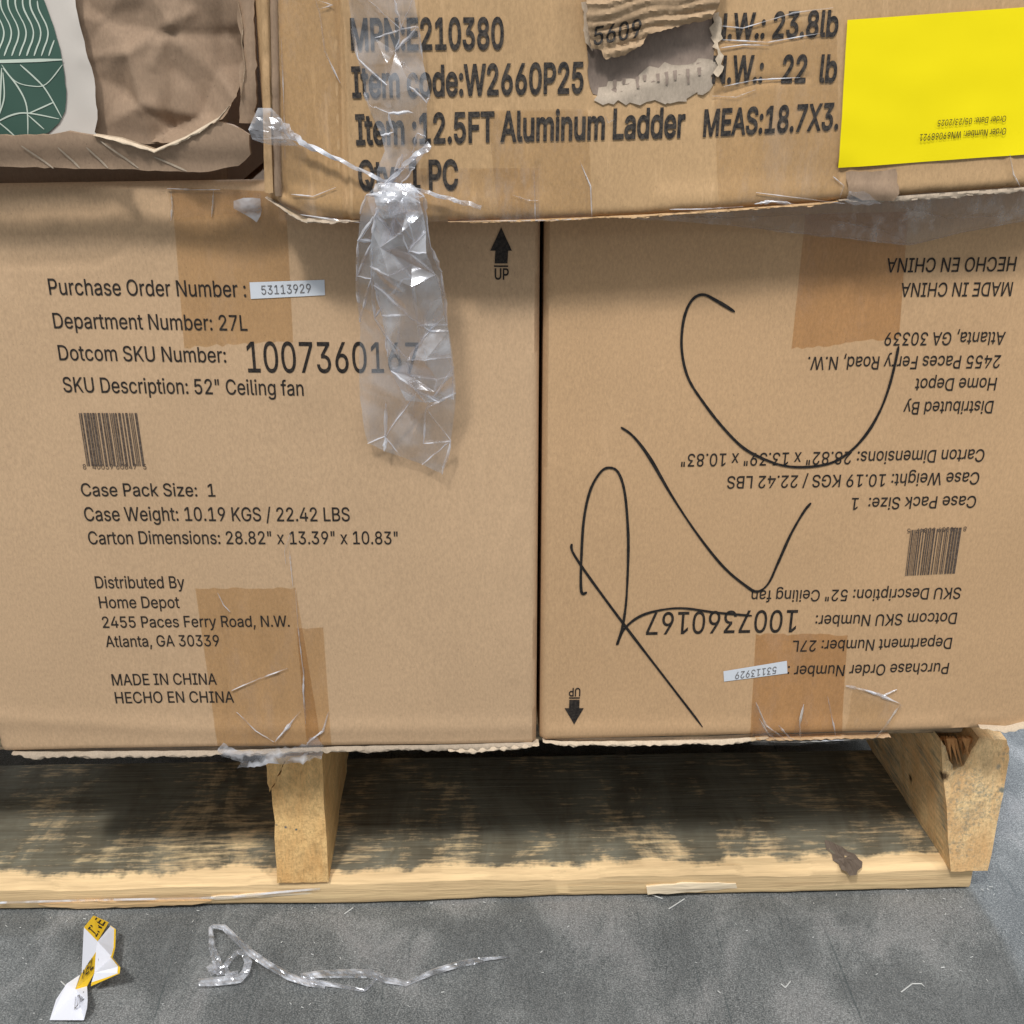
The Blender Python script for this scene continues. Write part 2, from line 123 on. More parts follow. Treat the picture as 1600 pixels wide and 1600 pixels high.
'y': (156, '19,-55 25,-34 29,-35 33,-36 37,-36 42,-36 45,-34 49,-32 52,-30 55,-26 58,-21 60,-14 65,-1 7,152 34,152 66,62 69,53 72,44 75,35 77,26 80,17 82,8 73,8 76,17 79,26 81,35 84,44 86,53 90,62 122,152 149,152 82,-23 78,-31 75,-37 71,-43 66,-48 61,-51 56,-54 50,-56 43,-58 37,-58 33,-58 29,-58 26,-57 23,-57 21,-56'),
'z': (152, '17,0 17,18 102,128 102,129 19,129 19,152 133,152 133,132 50,24 50,23 135,23 135,0'),
}
# ---------------------------------------------------------------- mesh helpers
def link(name, verts, faces, mat, parent=None, smooth=False, angle=None, **props):
    me = bpy.data.meshes.new(name)
    me.from_pydata([tuple(v) for v in verts], [], faces)
    me.materials.append(mat)
    if smooth:
        me.polygons.foreach_set('use_smooth', [True]*len(me.polygons))
        if angle: me.set_sharp_from_angle(angle=math.radians(angle))
    me.update()
    o = bpy.data.objects.new(name, me); COL.objects.link(o)
    if parent:
        o.parent = parent
        o.matrix_parent_inverse = parent.matrix_world.inverted()
    for k, v in props.items(): o[k] = v
    return o
def thing(name, label, cat, loc, group=None):
    o = bpy.data.objects.new(name, None); COL.objects.link(o)
    o.location = loc; o.empty_display_size = 0.05
    o.matrix_world = Matrix.Translation(loc)
    o['label'] = label; o['category'] = cat
    if group: o['group'] = group
    return o
def nz(x, y, z=0.0): return noise.noise(Vector((x, y, z)))
def seg_dist(px, py, a, b):
    ax, ay = a; bx, by = b
    dx, dy = bx-ax, by-ay
    L = dx*dx+dy*dy
    t = 0 if L == 0 else max(0, min(1, ((px-ax)*dx+(py-ay)*dy)/L))
    return math.hypot(px-ax-t*dx, py-ay-t*dy), t
def sstep(a, b, x):
    t = max(0, min(1, (x-a)/(b-a))); return t*t*(3-2*t)
class Face:
    """a nearly vertical sheet of board standing at depth Y, dented by disp(x, z) (positive = towards the viewer)"""
    def __init__(s, Y, disp): s.Y = Y; s.disp = disp
    def flat(s, px, py): return onY(px, py, s.Y)
    def at(s, p, off=0.0):
        return Vector((p.x, s.Y - s.disp(p.x, p.z) - off, p.z))
    def px(s, px, py, off=0.0): return s.at(s.flat(px, py), off)
def creases(face_Y, lines):
    """lines: (pixel polyline, width m, height m) -> function of x, z"""
    L = []
    for pts, w, h in lines:
        q = [onY(px, py, face_Y) for px, py in pts]
        q = [(p.x, p.z) for p in q]
        xs = [a for a, b in q]; zs = [b for a, b in q]
        L.append((q, w, h, (min(xs)-3*w, max(xs)+3*w, min(zs)-3*w, max(zs)+3*w)))
    def f(x, z):
        s = 0
        for q, w, h, bb in L:
            if x < bb[0] or x > bb[1] or z < bb[2] or z > bb[3]: continue
            d = min(seg_dist(x, z, q[i], q[i+1])[0] for i in range(len(q)-1))
            s += h*math.exp(-(d/w)**2)
        return s
    return f
def sheet(name, face, quad, mat, off, parent, step=0.004, jag=None, warp=None, **props):
    """quad in pixels BL, BR, TR, TL laid on a face; jag = amplitude of the torn top/bottom edge"""
    c = [face.flat(*p) for p in quad]
    W = max((c[1]-c[0]).length, (c[2]-c[3]).length); H = max((c[3]-c[0]).length, (c[2]-c[1]).length)
    nx = max(2, int(W/step)); ny = max(2, int(H/step))
    V = []; F = []
    for j in range(ny+1):
        for i in range(nx+1):
            u = i/nx; v = j/ny
            p = (c[0]*(1-u)+c[1]*u)*(1-v) + (c[3]*(1-u)+c[2]*u)*v
            if jag:
                if j == 0 and jag[0]: p = p + Vector((0, 0, (random.random()-.5)*2*jag[0]))
                if j == ny and jag[1]: p = p + Vector((0, 0, (random.random()-.5)*2*jag[1]))
            o = off + (warp(u, v) if warp else 0)
            V.append(face.at(p, o))
    for j in range(ny):
        for i in range(nx):
            a = j*(nx+1)+i; F.append((a, a+1, a+nx+2, a+nx+1))
    return link(name, V, F, mat, parent, smooth=True, **props)
def inside(x, y, poly):
    r = False; n = len(poly); j = n-1
    for i in range(n):
        xi, yi = poly[i]; xj, yj = poly[j]
        if (yi > y) != (yj > y) and x < (xj-xi)*(y-yi)/(yj-yi)+xi: r = not r
        j = i
    return r
def patch(name, face, poly, mat, off, parent, step=0.004, rough=0.0, warp=None, thick=0, **props):
    """polygon in pixels filled with a fine mesh on a face; rough = raggedness of its outline in metres"""
    q = [face.flat(*p) for p in poly]; q = [(p.x, p.z) for p in q]
    B = []
    for i in range(len(q)):
        a = q[i]; b = q[(i+1) % len(q)]
        n = max(1, int(math.hypot(b[0]-a[0], b[1]-a[1])/step))
        for k in range(n):
            t = k/n; r = rough if k else rough*.3
            B.append((a[0]+(b[0]-a[0])*t+random.uniform(-r, r), a[1]+(b[1]-a[1])*t+random.uniform(-r, r)))
    nb = len(B)
    xs = [a for a, b in B]; zs = [b for a, b in B]
    P = list(B); x = min(xs)
    while x < max(xs):
        z = min(zs)
        while z < max(zs):
            X = x+random.uniform(-.2, .2)*step; Z = z+random.uniform(-.2, .2)*step
            if inside(X, Z, B) and min((X-b[0])**2+(Z-b[1])**2 for b in B) > (step*.45)**2: P.append((X, Z))
            z += step
        x += step
    r = delaunay_2d_cdt([Vector(p) for p in P], [(i, (i+1) % nb) for i in range(nb)], [], 1, 1e-7)
    V = [face.at(Vector((p[0], 0, p[1])), off + (warp(p[0], p[1]) if warp else 0)) for p in r[0]]
    F = [tuple(f) for f in r[2]]
    o = link(name, V, F, mat, parent, smooth=True, **props)
    bm = bmesh.new(); bm.from_mesh(o.data)
    for f in bm.faces:
        if f.normal.y > 0: f.normal_flip()
    if thick:
        g = bmesh.ops.extrude_face_region(bm, geom=list(bm.faces))
        for e in g['geom']:
            if isinstance(e, bmesh.types.BMVert): e.co.y += thick
    bm.to_mesh(o.data); bm.free()
    if thick: o.data.set_sharp_from_angle(angle=math.radians(50))
    return o
def carton_box(name, face, quad, depth, mat, parent, step=0.003, round_r=0.004, sink=0, **props):
    """closed box: dented front sheet (BL, BR, TR, TL pixels) with rounded borders and four sides and a back"""
    c = [face.flat(*p) for p in quad]
    W = (c[1]-c[0]).length; H = (c[3]-c[0]).length
    nx = int(W/step); ny = int(H/step)
    V = []; F = []
    for j in range(ny+1):
        for i in range(nx+1):
            u = i/nx; v = j/ny
            p = (c[0]*(1-u)+c[1]*u)*(1-v) + (c[3]*(1-u)+c[2]*u)*v
            e = 0
            for d in (u*W, (1-u)*W, v*H, (1-v)*H):
                if d < round_r: e += round_r*(1-math.sqrt(max(0, 1-(1-d/round_r)**2)))
            V.append(face.at(p, -e))
    for j in range(ny):
        for i in range(nx):
            a = j*(nx+1)+i; F.append((a, a+1, a+nx+2, a+nx+1))
    ring = [i for i in range(nx+1)] + [(j+1)*(nx+1)-1 for j in range(1, ny+1)] + \
           [ny*(nx+1)+i for i in range(nx-1, -1, -1)] + [j*(nx+1) for j in range(ny-1, 0, -1)]
    n = len(ring); zt = min(c[2].z, c[3].z)-.004; prev = ring
    for yy, sk in ((face.Y+.007, 0), (face.Y+.009, sink), (face.Y+depth, sink)):
        base = len(V); tops = [V[r].z > zt for r in ring]
        for r, tp in zip(ring, tops): V.append(Vector((V[r].x, yy, V[r].z-(sk if tp else 0))))
        for k in range(n):
            a, b = prev[k], prev[(k+1) % n]
            F.append((b, a, base+k, base+(k+1) % n))
        prev = [base+k for k in range(n)]
    F.append(tuple(base+k for k in range(n)))
    return link(name, V, F, mat, parent, smooth=True, angle=50, **props)
# ---------------------------------------------------------------- lettering
GC = {}
def fatten(loops, d):
    """move every outline outwards by d (mitred), holes inwards"""
    big = max(loops, key=lambda L: abs(sum(L[i][0]*L[(i+1) % len(L)][1]-L[(i+1) % len(L)][0]*L[i][1] for i in range(len(L)))))
    A = sum(big[i][0]*big[(i+1) % len(big)][1]-big[(i+1) % len(big)][0]*big[i][1] for i in range(len(big)))
    sg = 1 if A > 0 else -1; out = []
    for L in loops:
        L = [p for i, p in enumerate(L) if math.dist(p, L[i-1]) > .01]; n = len(L); Q = []
        for i in range(n):
            a = L[i-1]; b = L[i]; c = L[(i+1) % n]
            l1 = math.dist(a, b); l2 = math.dist(b, c)
            n1 = ((b[1]-a[1])/l1*sg, -(b[0]-a[0])/l1*sg); n2 = ((c[1]-b[1])/l2*sg, -(c[0]-b[0])/l2*sg)
            mx, my = n1[0]+n2[0], n1[1]+n2[1]; k = mx*n1[0]+my*n1[1]
            k = max(k, .6)
            Q.append((b[0]+mx/k*d, b[1]+my/k*d))
        out.append(Q)
    return out
def winding(x, y, loops):
    w = 0
    for L in loops:
        for i in range(len(L)):
            x0, y0 = L[i-1]; x1, y1 = L[i]
            if (y0 <= y) != (y1 <= y):
                if x0+(y-y0)/(y1-y0)*(x1-x0) > x: w += 1 if y1 > y0 else -1
    return w
def glyph_mesh(ch, bold):
    if (ch, bold) in GC: return GC[ch, bold]
    loops = [[tuple(map(float, q.split(','))) for q in t.split(' ')] for t in GLYPHS[ch][1].split('|')]
    loops = fatten(loops, bold)
    P = []; E = []
    for L in loops:
        b = len(P); P += [Vector(p) for p in L]; E += [(b+i, b+(i+1) % len(L)) for i in range(len(L))]
    r = delaunay_2d_cdt(P, E, [], 0, 1e-5)
    V = [(p[0], p[1]) for p in r[0]]; F = []
    for f in r[2]:
        cx = sum(V[i][0] for i in f)/len(f); cy = sum(V[i][1] for i in f)/len(f)
        if winding(cx, cy, loops): F.append(tuple(f))
    GC[ch, bold] = (V, F); return V, F
def glyph_curve(text, bold=0.0, track=1.0):
    V = []; F = []; x = 0
    for ch in text:
        if ch == ' ': x += SPACE*track; continue
        v, f = glyph_mesh(ch, bold); b = len(V)
        V += [(p[0]+x, p[1]) for p in v]; F += [tuple(i+b for i in q) for q in f]
        x += GLYPHS[ch][0]*track
    return V, F
def tess(V, F, maxe):
    """split long edges of flat glyph faces so they can follow a dented face"""
    V = list(V); T = []
    for f in F:
        for k in range(1, len(f)-1): T.append((f[0], f[k], f[k+1]))
    for it in range(3):
        mid = {}; N = []
        def md(i, j):
            k = (min(i, j), max(i, j))
            if math.dist(V[i], V[j]) <= maxe: return None
            if k not in mid:
                mid[k] = len(V); V.append(((V[i][0]+V[j][0])/2, (V[i][1]+V[j][1])/2))
            return mid[k]
        for (i, j, k) in T:
            m = [md(i, j), md(j, k), md(k, i)]; q = [i, j, k]; c = sum(x is not None for x in m)
            if c == 0: N.append((i, j, k)); continue
            if c == 3: N += [(i, m[0], m[2]), (m[0], j, m[1]), (m[2], m[1], k), (m[0], m[1], m[2])]; continue
            if c == 1:
                r = next(x for x in range(3) if m[x] is not None)
                a, b, d = q[r], q[(r+1) % 3], q[(r+2) % 3]; N += [(a, m[r], d), (m[r], b, d)]; continue
            r = next(x for x in range(3) if m[x] is None)
            a, b, d = q[r], q[(r+1) % 3], q[(r+2) % 3]; mb = m[(r+1) % 3]; md_ = m[(r+2) % 3]
            N += [(a, b, mb), (a, mb, md_), (md_, mb, d)]
        T = N
        if not mid: break
    return V, T
def lettering(text, p0, p1, cap, frame, mat, parent, bold=0.0, name='printed_text', maxe=60):
    """frame(p) -> 3D point of a pixel; p0 -> p1 baseline in pixels from the first letter to the last; cap = cap height in pixels
    (negative: letters stand upside down)"""
    face, off = frame
    V, F = glyph_curve(text, bold)
    V, F = tess(V, F, maxe)
    x0 = min(v[0] for v in V); x1 = max(v[0] for v in V)
    a = face.flat(*p0); b = face.flat(*p1)
    up = face.flat(p0[0], p0[1]-cap) - a
    up = Vector((0, 0, up.z))
    W = []
    for x, y in V:
        p = a + (b-a)*((x-x0)/(x1-x0)) + up*(y/CAPH)
        W.append(face.at(p, off))
    o = link(name, W, F, mat, parent)
    return o
def poly_flat(name, face, off, polys, mat, parent, **props):
    V = []; F = []
    for poly in polys:
        b = len(V); V += [face.px(x, y, off) for x, y in poly]; F.append(tuple(range(b, b+len(poly))))
    return link(name, V, F, mat, parent, **props)
def stroke(name, face, off, pts, w, mat, parent, sub=10):
    """pen line through pixels (Catmull-Rom)"""
    q = [face.flat(*p) for p in pts]; P = []
    for i in range(len(q)-1):
        p0 = q[max(0, i-1)]; p1 = q[i]; p2 = q[i+1]; p3 = q[min(len(q)-1, i+2)]
        for k in range(sub):
            t = k/sub
            P.append(.5*((2*p1)+(p2-p0)*t+(2*p0-5*p1+4*p2-p3)*t*t+(3*p1-p0-3*p2+p3)*t**3))
    P.append(q[-1]); V = []; F = []; n = len(P)
    for i, p in enumerate(P):
        d = (P[min(n-1, i+1)]-P[max(0, i-1)]).normalized(); s = Vector((-d.z, 0, d.x))
        ww = w*(.78+.34*nz(i*.07, len(pts)*1.3)+.14*nz(i*.6, 3)) * min(1, .45+min(i, n-1-i)*.25)
        V += [face.at(p+s*ww/2, off), face.at(p-s*ww/2, off)]
        if i: F.append((2*i-2, 2*i-1, 2*i+1, 2*i))
    return link(name, V, F, mat, parent)
# ---------------------------------------------------------------- materials
class NT:
    def __init__(s, name):
        s.m = bpy.data.materials.new(name); s.m.use_nodes = True
        s.t = s.m.node_tree; s.t.nodes.clear()
        s.out = s.n('ShaderNodeOutputMaterial')
        s.tc = s.n('ShaderNodeTexCoord')
    def n(s, k, **kw):
        x = s.t.nodes.new(k)
        for a, v in kw.items(): setattr(x, a, v)
        return x
    def put(s, sock, v):
        if isinstance(v, bpy.types.NodeSocket): s.t.links.new(v, sock)
        elif isinstance(v, (tuple, list)) and len(v) == 3 and sock.type == 'RGBA': sock.default_value = (*v, 1)
        else: sock.default_value = v
    def map(s, scale=(1, 1, 1), rot=(0, 0, 0), loc=(0, 0, 0)):
        m = s.n('ShaderNodeMapping'); m.inputs['Scale'].default_value = scale
        m.inputs['Rotation'].default_value = rot; m.inputs['Location'].default_value = loc
        s.t.links.new(s.tc.outputs['Object'], m.inputs[0]); return m.outputs[0]
    def noise(s, scale, detail=4, rough=.6, vec=None, dist=0):
        x = s.n('ShaderNodeTexNoise'); x.inputs['Scale'].default_value = scale
        x.inputs['Detail'].default_value = detail; x.inputs['Roughness'].default_value = rough; x.inputs['Distortion'].default_value = dist
        s.t.links.new(vec if vec is not None else s.tc.outputs['Object'], x.inputs['Vector']); return x.outputs['Fac']
    def ramp(s, f, stops, interp='LINEAR'):
        r = s.n('ShaderNodeValToRGB'); cr = r.color_ramp; cr.interpolation = interp
        while len(cr.elements) < len(stops): cr.elements.new(.5)
        for e, (p, c) in zip(cr.elements, stops):
            e.position = p; e.color = (*c, 1) if isinstance(c, tuple) else (c, c, c, 1)
        s.t.links.new(f, r.inputs[0]); return r.outputs[0]
    def mix(s, f, a, b, mode='MIX'):
        x = s.n('ShaderNodeMix', data_type='RGBA', blend_type=mode)
        s.put(x.inputs[0], f); s.put(x.inputs[6], a); s.put(x.inputs[7], b); return x.outputs[2]
    def math(s, op, a, b=0.0):
        x = s.n('ShaderNodeMath', operation=op); s.put(x.inputs[0], a); s.put(x.inputs[1], b); return x.outputs[0]
    def bump(s, h, strength, dist=.001, normal=None):
        b = s.n('ShaderNodeBump'); b.inputs['Strength'].default_value = strength; b.inputs['Distance'].default_value = dist
        s.t.links.new(h, b.inputs['Height'])
        if normal is not None: s.t.links.new(normal, b.inputs['Normal'])
        return b.outputs[0]
    def pbr(s, color, rough=.8, normal=None, spec=.3, **kw):
        p = s.n('ShaderNodeBsdfPrincipled'); s.put(p.inputs['Base Color'], color); s.put(p.inputs['Roughness'], rough)
        p.inputs['Specular IOR Level'].default_value = spec
        if normal is not None: s.t.links.new(normal, p.inputs['Normal'])
        for k, v in kw.items(): s.put(p.inputs[k.replace('_', ' ')], v)
        return p.outputs[0]
    def done(s, sh): s.t.links.new(sh, s.out.inputs[0]); return s.m
def kraft(name, base, stain=.10, flute=.10, seed=0.0, rough=.82, vertical=True, scf=.22, vs=.35, scs=38):
    t = NT(name)
    big = t.noise(7, 3, .5, t.map(loc=(seed, seed, seed)))
    fib = t.noise(760, 3, .75, t.map(scale=(1, 1, .45), loc=(seed, 0, 0)))
    spk = t.noise(900, 2, .5)
    mott = t.noise(90, 4, .6)
    fl = t.n('ShaderNodeTexWave', wave_type='BANDS', bands_direction='X' if vertical else 'Z')
    fl.inputs['Scale'].default_value = 42; fl.inputs['Distortion'].default_value = .6; fl.inputs['Detail'].default_value = 1
    t.t.links.new(t.tc.outputs['Object'], fl.inputs['Vector'])
    c = tuple(base)
    dk = tuple(x*(1-stain*1.6) for x in c); lt = tuple(min(1, x*(1+stain*.8)) for x in c)
    col = t.ramp(big, [(.3, dk), (.7, lt)])
    col = t.mix(.5, col, t.ramp(fib, [(.3, tuple(x*.72 for x in c)), (.72, tuple(x*1.20 for x in c))]))
    col = t.mix(t.ramp(mott, [(.45, 0.0), (.75, .12)]), col, tuple(x*.85 for x in c))
    col = t.mix(t.ramp(spk, [(.70, 0.0), (.76, .5)]), col, tuple(x*.45 for x in c))
    scuff = t.noise(scs, 5, .75, t.map(scale=(1, 1, vs), loc=(seed*2, 0, 3)))
    col = t.mix(t.ramp(scuff, [(.58, 0.0), (.76, scf)]), col, tuple(min(1, x*1.25+.04) for x in c))
    h = t.math('ADD', t.math('MULTIPLY', fl.outputs['Fac'], flute), t.math('MULTIPLY', fib, .35))
    n = t.bump(h, .35, .0006)
    n = t.bump(t.noise(30, 3, .55), .10, .002, n)
    return t.done(t.pbr(col, rough, n, .25))
M = {}
M['kraft'] = kraft('kraft_board', (.545, .368, .222), .09, .10)
M['kraft_right'] = kraft('warm_kraft_board', (.555, .355, .195), .09, .10, 1.7)
M['kraft_old'] = kraft('worn_kraft_board', (.53, .342, .178), .20, .22, 4.2, .55, True, .75, .12, 130)
M['kraft_grey'] = kraft('dusty_kraft_board', (.31, .215, .145), .3, .2, 9.1)
M['liner'] = kraft('exposed_liner', (.24, .185, .15), .18, .9, 2.3)
M['torn'] = kraft('torn_paper', (.62, .50, .37), .12, .3, 5.5)
M['torn_brown'] = kraft('torn_brown_paper', (.48, .33, .20), .3, .3, 3.5)
M['torn_grey'] = kraft('torn_grey_paper', (.42, .345, .27), .25, .5, 3.9)
M['torn_dark'] = kraft('torn_edge_board', (.46, .37, .28), .3, .3, 6.5)
M['pale'] = kraft('pale_paper', (.58, .51, .45), .06, .12, 7.7, .6)
def ink(name, base, gap=.12):
    t = NT(name)
    n = t.noise(600, 3, .7)
    return t.done(t.pbr(t.ramp(n, [(.4, base), (.8, tuple(min(1, x+gap*k) for x, k in zip(base, (1, .8, .6))))]), .7, None, .2))
M['ink'] = ink('carton_ink', (.016, .013, .012), .05)
M['ink_soft'] = ink('worn_ink', (.022, .020, .020), .09)
M['ink_grey'] = ink('grey_ink', (.10, .10, .11), .2)
M['bar'] = ink('barcode_ink', (.07, .05, .04), .12)
M['marker'] = ink('marker_ink', (.012, .011, .011), .03)
def paper(name, c, rough=.6, spec=.3, var=.04):
    t = NT(name)
    n = t.noise(12, 3); col = t.ramp(n, [(.3, tuple(x*(1-var) for x in c)), (.7, c)])
    return t.done(t.pbr(col, rough, t.bump(t.noise(22, 2), .12, .002), spec))
M['sticker'] = paper('white_sticker', (.66, .69, .74))
M['yellow'] = paper('yellow_label', (.90, .74, .006), .6, .15, .05)
M['green'] = paper('green_print', (.05, .105, .08), .55, .3, .25)
M['label_white'] = paper('label_paper', (.56, .51, .46), .6, .3, .08)
M['line_white'] = paper('label_line_print', (.50, .56, .48))
M['wrap_white'] = paper('wrapper_white', (.80, .81, .88), .5)
M['wrap_yellow'] = paper('wrapper_yellow', (.75, .47, .02), .5)
def tape(name, tint, gloss=.10, rough=.25, haze=.06, streak=True):
    t = NT(name)
    tr = t.n('ShaderNodeBsdfTransparent')
    f = t.noise(55, 4, .7, t.map(scale=(1, 1, .25)))
    t.put(tr.inputs[0], t.ramp(f, [(.35, tuple(x*.94 for x in tint)), (.65, tint)]))
    gl = t.n('ShaderNodeBsdfGlossy'); gl.inputs['Roughness'].default_value = rough
    gl.inputs['Color'].default_value = (1, 1, 1, 1)
    n = t.bump(t.noise(70, 4, .6), .5, .002)
    t.t.links.new(n, gl.inputs['Normal'])
    df = t.n('ShaderNodeBsdfDiffuse'); df.inputs['Color'].default_value = (.75, .74, .74, 1)
    a = t.n('ShaderNodeMixShader'); b = t.n('ShaderNodeMixShader')
    hz = t.ramp(t.noise(60, 5, .75, t.map(scale=(1, 1, .3))), [(.50, haze*.4), (.72, min(1, haze*3))])
    t.put(a.inputs[0], hz)
    t.t.links.new(tr.outputs[0], a.inputs[1]); t.t.links.new(df.outputs[0], a.inputs[2])
    fr = t.n('ShaderNodeLayerWeight'); fr.inputs[0].default_value = .3
    g = t.math('ADD', t.math('MULTIPLY', t.math('POWER', fr.outputs['Facing'], 3.0), .35), gloss*.5)
    t.put(b.inputs[0], g)
    t.t.links.new(a.outputs[0], b.inputs[1]); t.t.links.new(gl.outputs[0], b.inputs[2])
    return t.done(b.outputs[0])
M['tape_brown'] = tape('brown_tape', (.945, .875, .76), .05, .35, .02)
M['tape_rust'] = tape('rust_brown_tape', (.935, .84, .715), .05, .35, .02)
M['tape_clear'] = tape('clear_tape', (.965, .93, .86), .06, .22, .035)
M['film'] = tape('loose_film', (.90, .89, .885), .14, .30, .12)
def plastic(name, white=.14, rough=.11, gloss=.26, wv=.25):
    t = NT(name)
    tr = t.n('ShaderNodeBsdfTransparent'); tr.inputs[0].default_value = (.95, .95, .965, 1)
    gl = t.n('ShaderNodeBsdfGlossy'); gl.inputs['Roughness'].default_value = rough; gl.inputs['Color'].default_value = (.93, .95, 1, 1)
    n = t.bump(t.noise(45, 2, .4, dist=1.5), wv, .004); t.t.links.new(n, gl.inputs['Normal'])
    df = t.n('ShaderNodeBsdfDiffuse'); df.inputs['Color'].default_value = (.90, .92, .98, 1)
    tl = t.n('ShaderNodeBsdfTranslucent'); tl.inputs['Color'].default_value = (.8, .82, .9, 1)
    ad = t.n('ShaderNodeMixShader'); ad.inputs[0].default_value = .35
    t.t.links.new(df.outputs[0], ad.inputs[1]); t.t.links.new(tl.outputs[0], ad.inputs[2])
    a = t.n('ShaderNodeMixShader'); b = t.n('ShaderNodeMixShader')
    f = t.noise(32, 3, .5, dist=1.6)
    lw = t.n('ShaderNodeLayerWeight'); lw.inputs[0].default_value = .35
    w = t.math('ADD', t.ramp(f, [(.45, white*.2), (.66, min(1, white*3.6))]), t.math('MULTIPLY', lw.outputs['Facing'], .12))
    t.put(a.inputs[0], w)
    t.t.links.new(tr.outputs[0], a.inputs[1]); t.t.links.new(ad.outputs[0], a.inputs[2])
    t.put(b.inputs[0], gloss)
    t.t.links.new(a.outputs[0], b.inputs[1]); t.t.links.new(gl.outputs[0], b.inputs[2])
    return t.done(b.outputs[0])
M['plastic'] = plastic('crumpled_clear_plastic', .06, .17, .20)
M['plastic_milky'] = plastic('milky_plastic', .42, .3, .12)
def wood(name, axis,  base=(.62, .44, .25), dirt=.6, dirtcol=(.075, .078, .062), seed=0, endgrain=False, front=None, knots=()):
    t = NT(name)
    sc = {'x': (3, 60, 60), 'y': (60, 3, 60), 'z': (60, 60, 3)}[axis]
    g1 = t.noise(1.0, 5, .65, t.map(scale=sc, loc=(seed, seed*.7, seed*.3)), .6)
    g2 = t.noise(4.5, 4, .7, t.map(scale=sc, loc=(seed, 3, seed)))
    c = base
    col = t.ramp(g1, [(.30, tuple(x*.62 for x in c)), (.48, c), (.70, tuple(min(1, x*1.22) for x in c))])
    col = t.mix(.35, col, t.ramp(g2, [(.35, tuple(x*.6 for x in c)), (.65, tuple(min(1, x*1.2) for x in c))]), 'MIX')
    fs = {'x': (14, 420, 420), 'y': (420, 14, 420), 'z': (420, 420, 14)}[axis]
    g4 = t.noise(1.0, 3, .7, t.map(scale=fs, loc=(seed, 1, 2)))
    col = t.mix(t.ramp(g4, [(.52, 0.0), (.72, .38)]), col, tuple(x*.50 for x in c))
    g5 = t.noise(1.0, 3, .6, t.map(scale=tuple(k*.45 for k in fs), loc=(seed+9, 1, 2)))
    col = t.mix(t.ramp(g5, [(.62, 0.0), (.72, .35)]), col, tuple(x*(.55, .42, .30)[i] for i, x in enumerate(c)))
    if endgrain:
        g3 = t.noise(650, 3, .7, t.map(scale=(1, 1, .35), rot=(0, .12, 0)))
        g6 = t.noise(60, 3, .6, t.map(scale=(1, 1, .3)))
        col = t.mix(t.ramp(g6, [(.42, 0.0), (.66, .5)]), col, (c[0]*.80, c[1]*.62, c[2]*.45))
        col = t.mix(t.ramp(g3, [(.46, 0.0), (.70, .55)]), col, tuple(x*.42 for x in c))
    if dirt:
        d1 = t.noise(11, 6, .68, t.map(scale=(1, .8, 1), rot=(0, 0, .5), loc=(seed, 0, 0)), .9)
        d2 = t.noise(1.0, 4, .7, t.map(scale={'x': (40, 330, 330), 'y': (330, 40, 330), 'z': (330, 330, 40)}[axis]))
        d = t.math('ADD', d1, t.math('MULTIPLY', t.math('SUBTRACT', d2, .5), .75))
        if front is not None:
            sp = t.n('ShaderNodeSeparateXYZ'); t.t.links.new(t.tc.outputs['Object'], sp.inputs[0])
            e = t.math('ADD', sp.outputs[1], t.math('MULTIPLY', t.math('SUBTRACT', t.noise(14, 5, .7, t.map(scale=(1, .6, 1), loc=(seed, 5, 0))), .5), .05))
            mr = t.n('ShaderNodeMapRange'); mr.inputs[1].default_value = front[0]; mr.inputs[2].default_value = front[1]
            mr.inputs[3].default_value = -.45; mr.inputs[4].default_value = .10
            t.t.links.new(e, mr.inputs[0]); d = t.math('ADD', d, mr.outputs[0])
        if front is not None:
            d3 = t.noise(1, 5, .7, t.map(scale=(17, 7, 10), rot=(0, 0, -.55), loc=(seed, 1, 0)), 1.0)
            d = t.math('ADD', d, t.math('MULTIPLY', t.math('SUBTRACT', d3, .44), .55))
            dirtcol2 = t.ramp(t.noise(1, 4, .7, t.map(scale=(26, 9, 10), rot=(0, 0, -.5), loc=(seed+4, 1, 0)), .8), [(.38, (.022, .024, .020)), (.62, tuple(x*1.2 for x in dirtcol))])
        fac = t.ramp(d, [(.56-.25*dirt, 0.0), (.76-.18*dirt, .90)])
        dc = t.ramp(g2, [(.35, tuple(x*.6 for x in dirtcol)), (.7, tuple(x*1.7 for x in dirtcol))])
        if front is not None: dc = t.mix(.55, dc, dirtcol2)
        col = t.mix(fac, col, dc)
    for (kx, ky, kz, kr, *kc) in knots:
        vm = t.n('ShaderNodeVectorMath', operation='DISTANCE'); vm.inputs[1].default_value = (kx, ky, kz)
        t.t.links.new(t.tc.outputs['Object'], vm.inputs[0])
        k = t.math('ADD', t.math('DIVIDE', vm.outputs['Value'], kr), t.math('MULTIPLY', g2, .5))
        col = t.mix(t.ramp(k, [(.45, .95), (.72, 0.0)]), col, kc[0] if kc else (.045, .022, .010))
    n = t.bump(t.math('ADD', g1, g4), .55, .0012)
    return t.done(t.pbr(col, .78, n, .2))
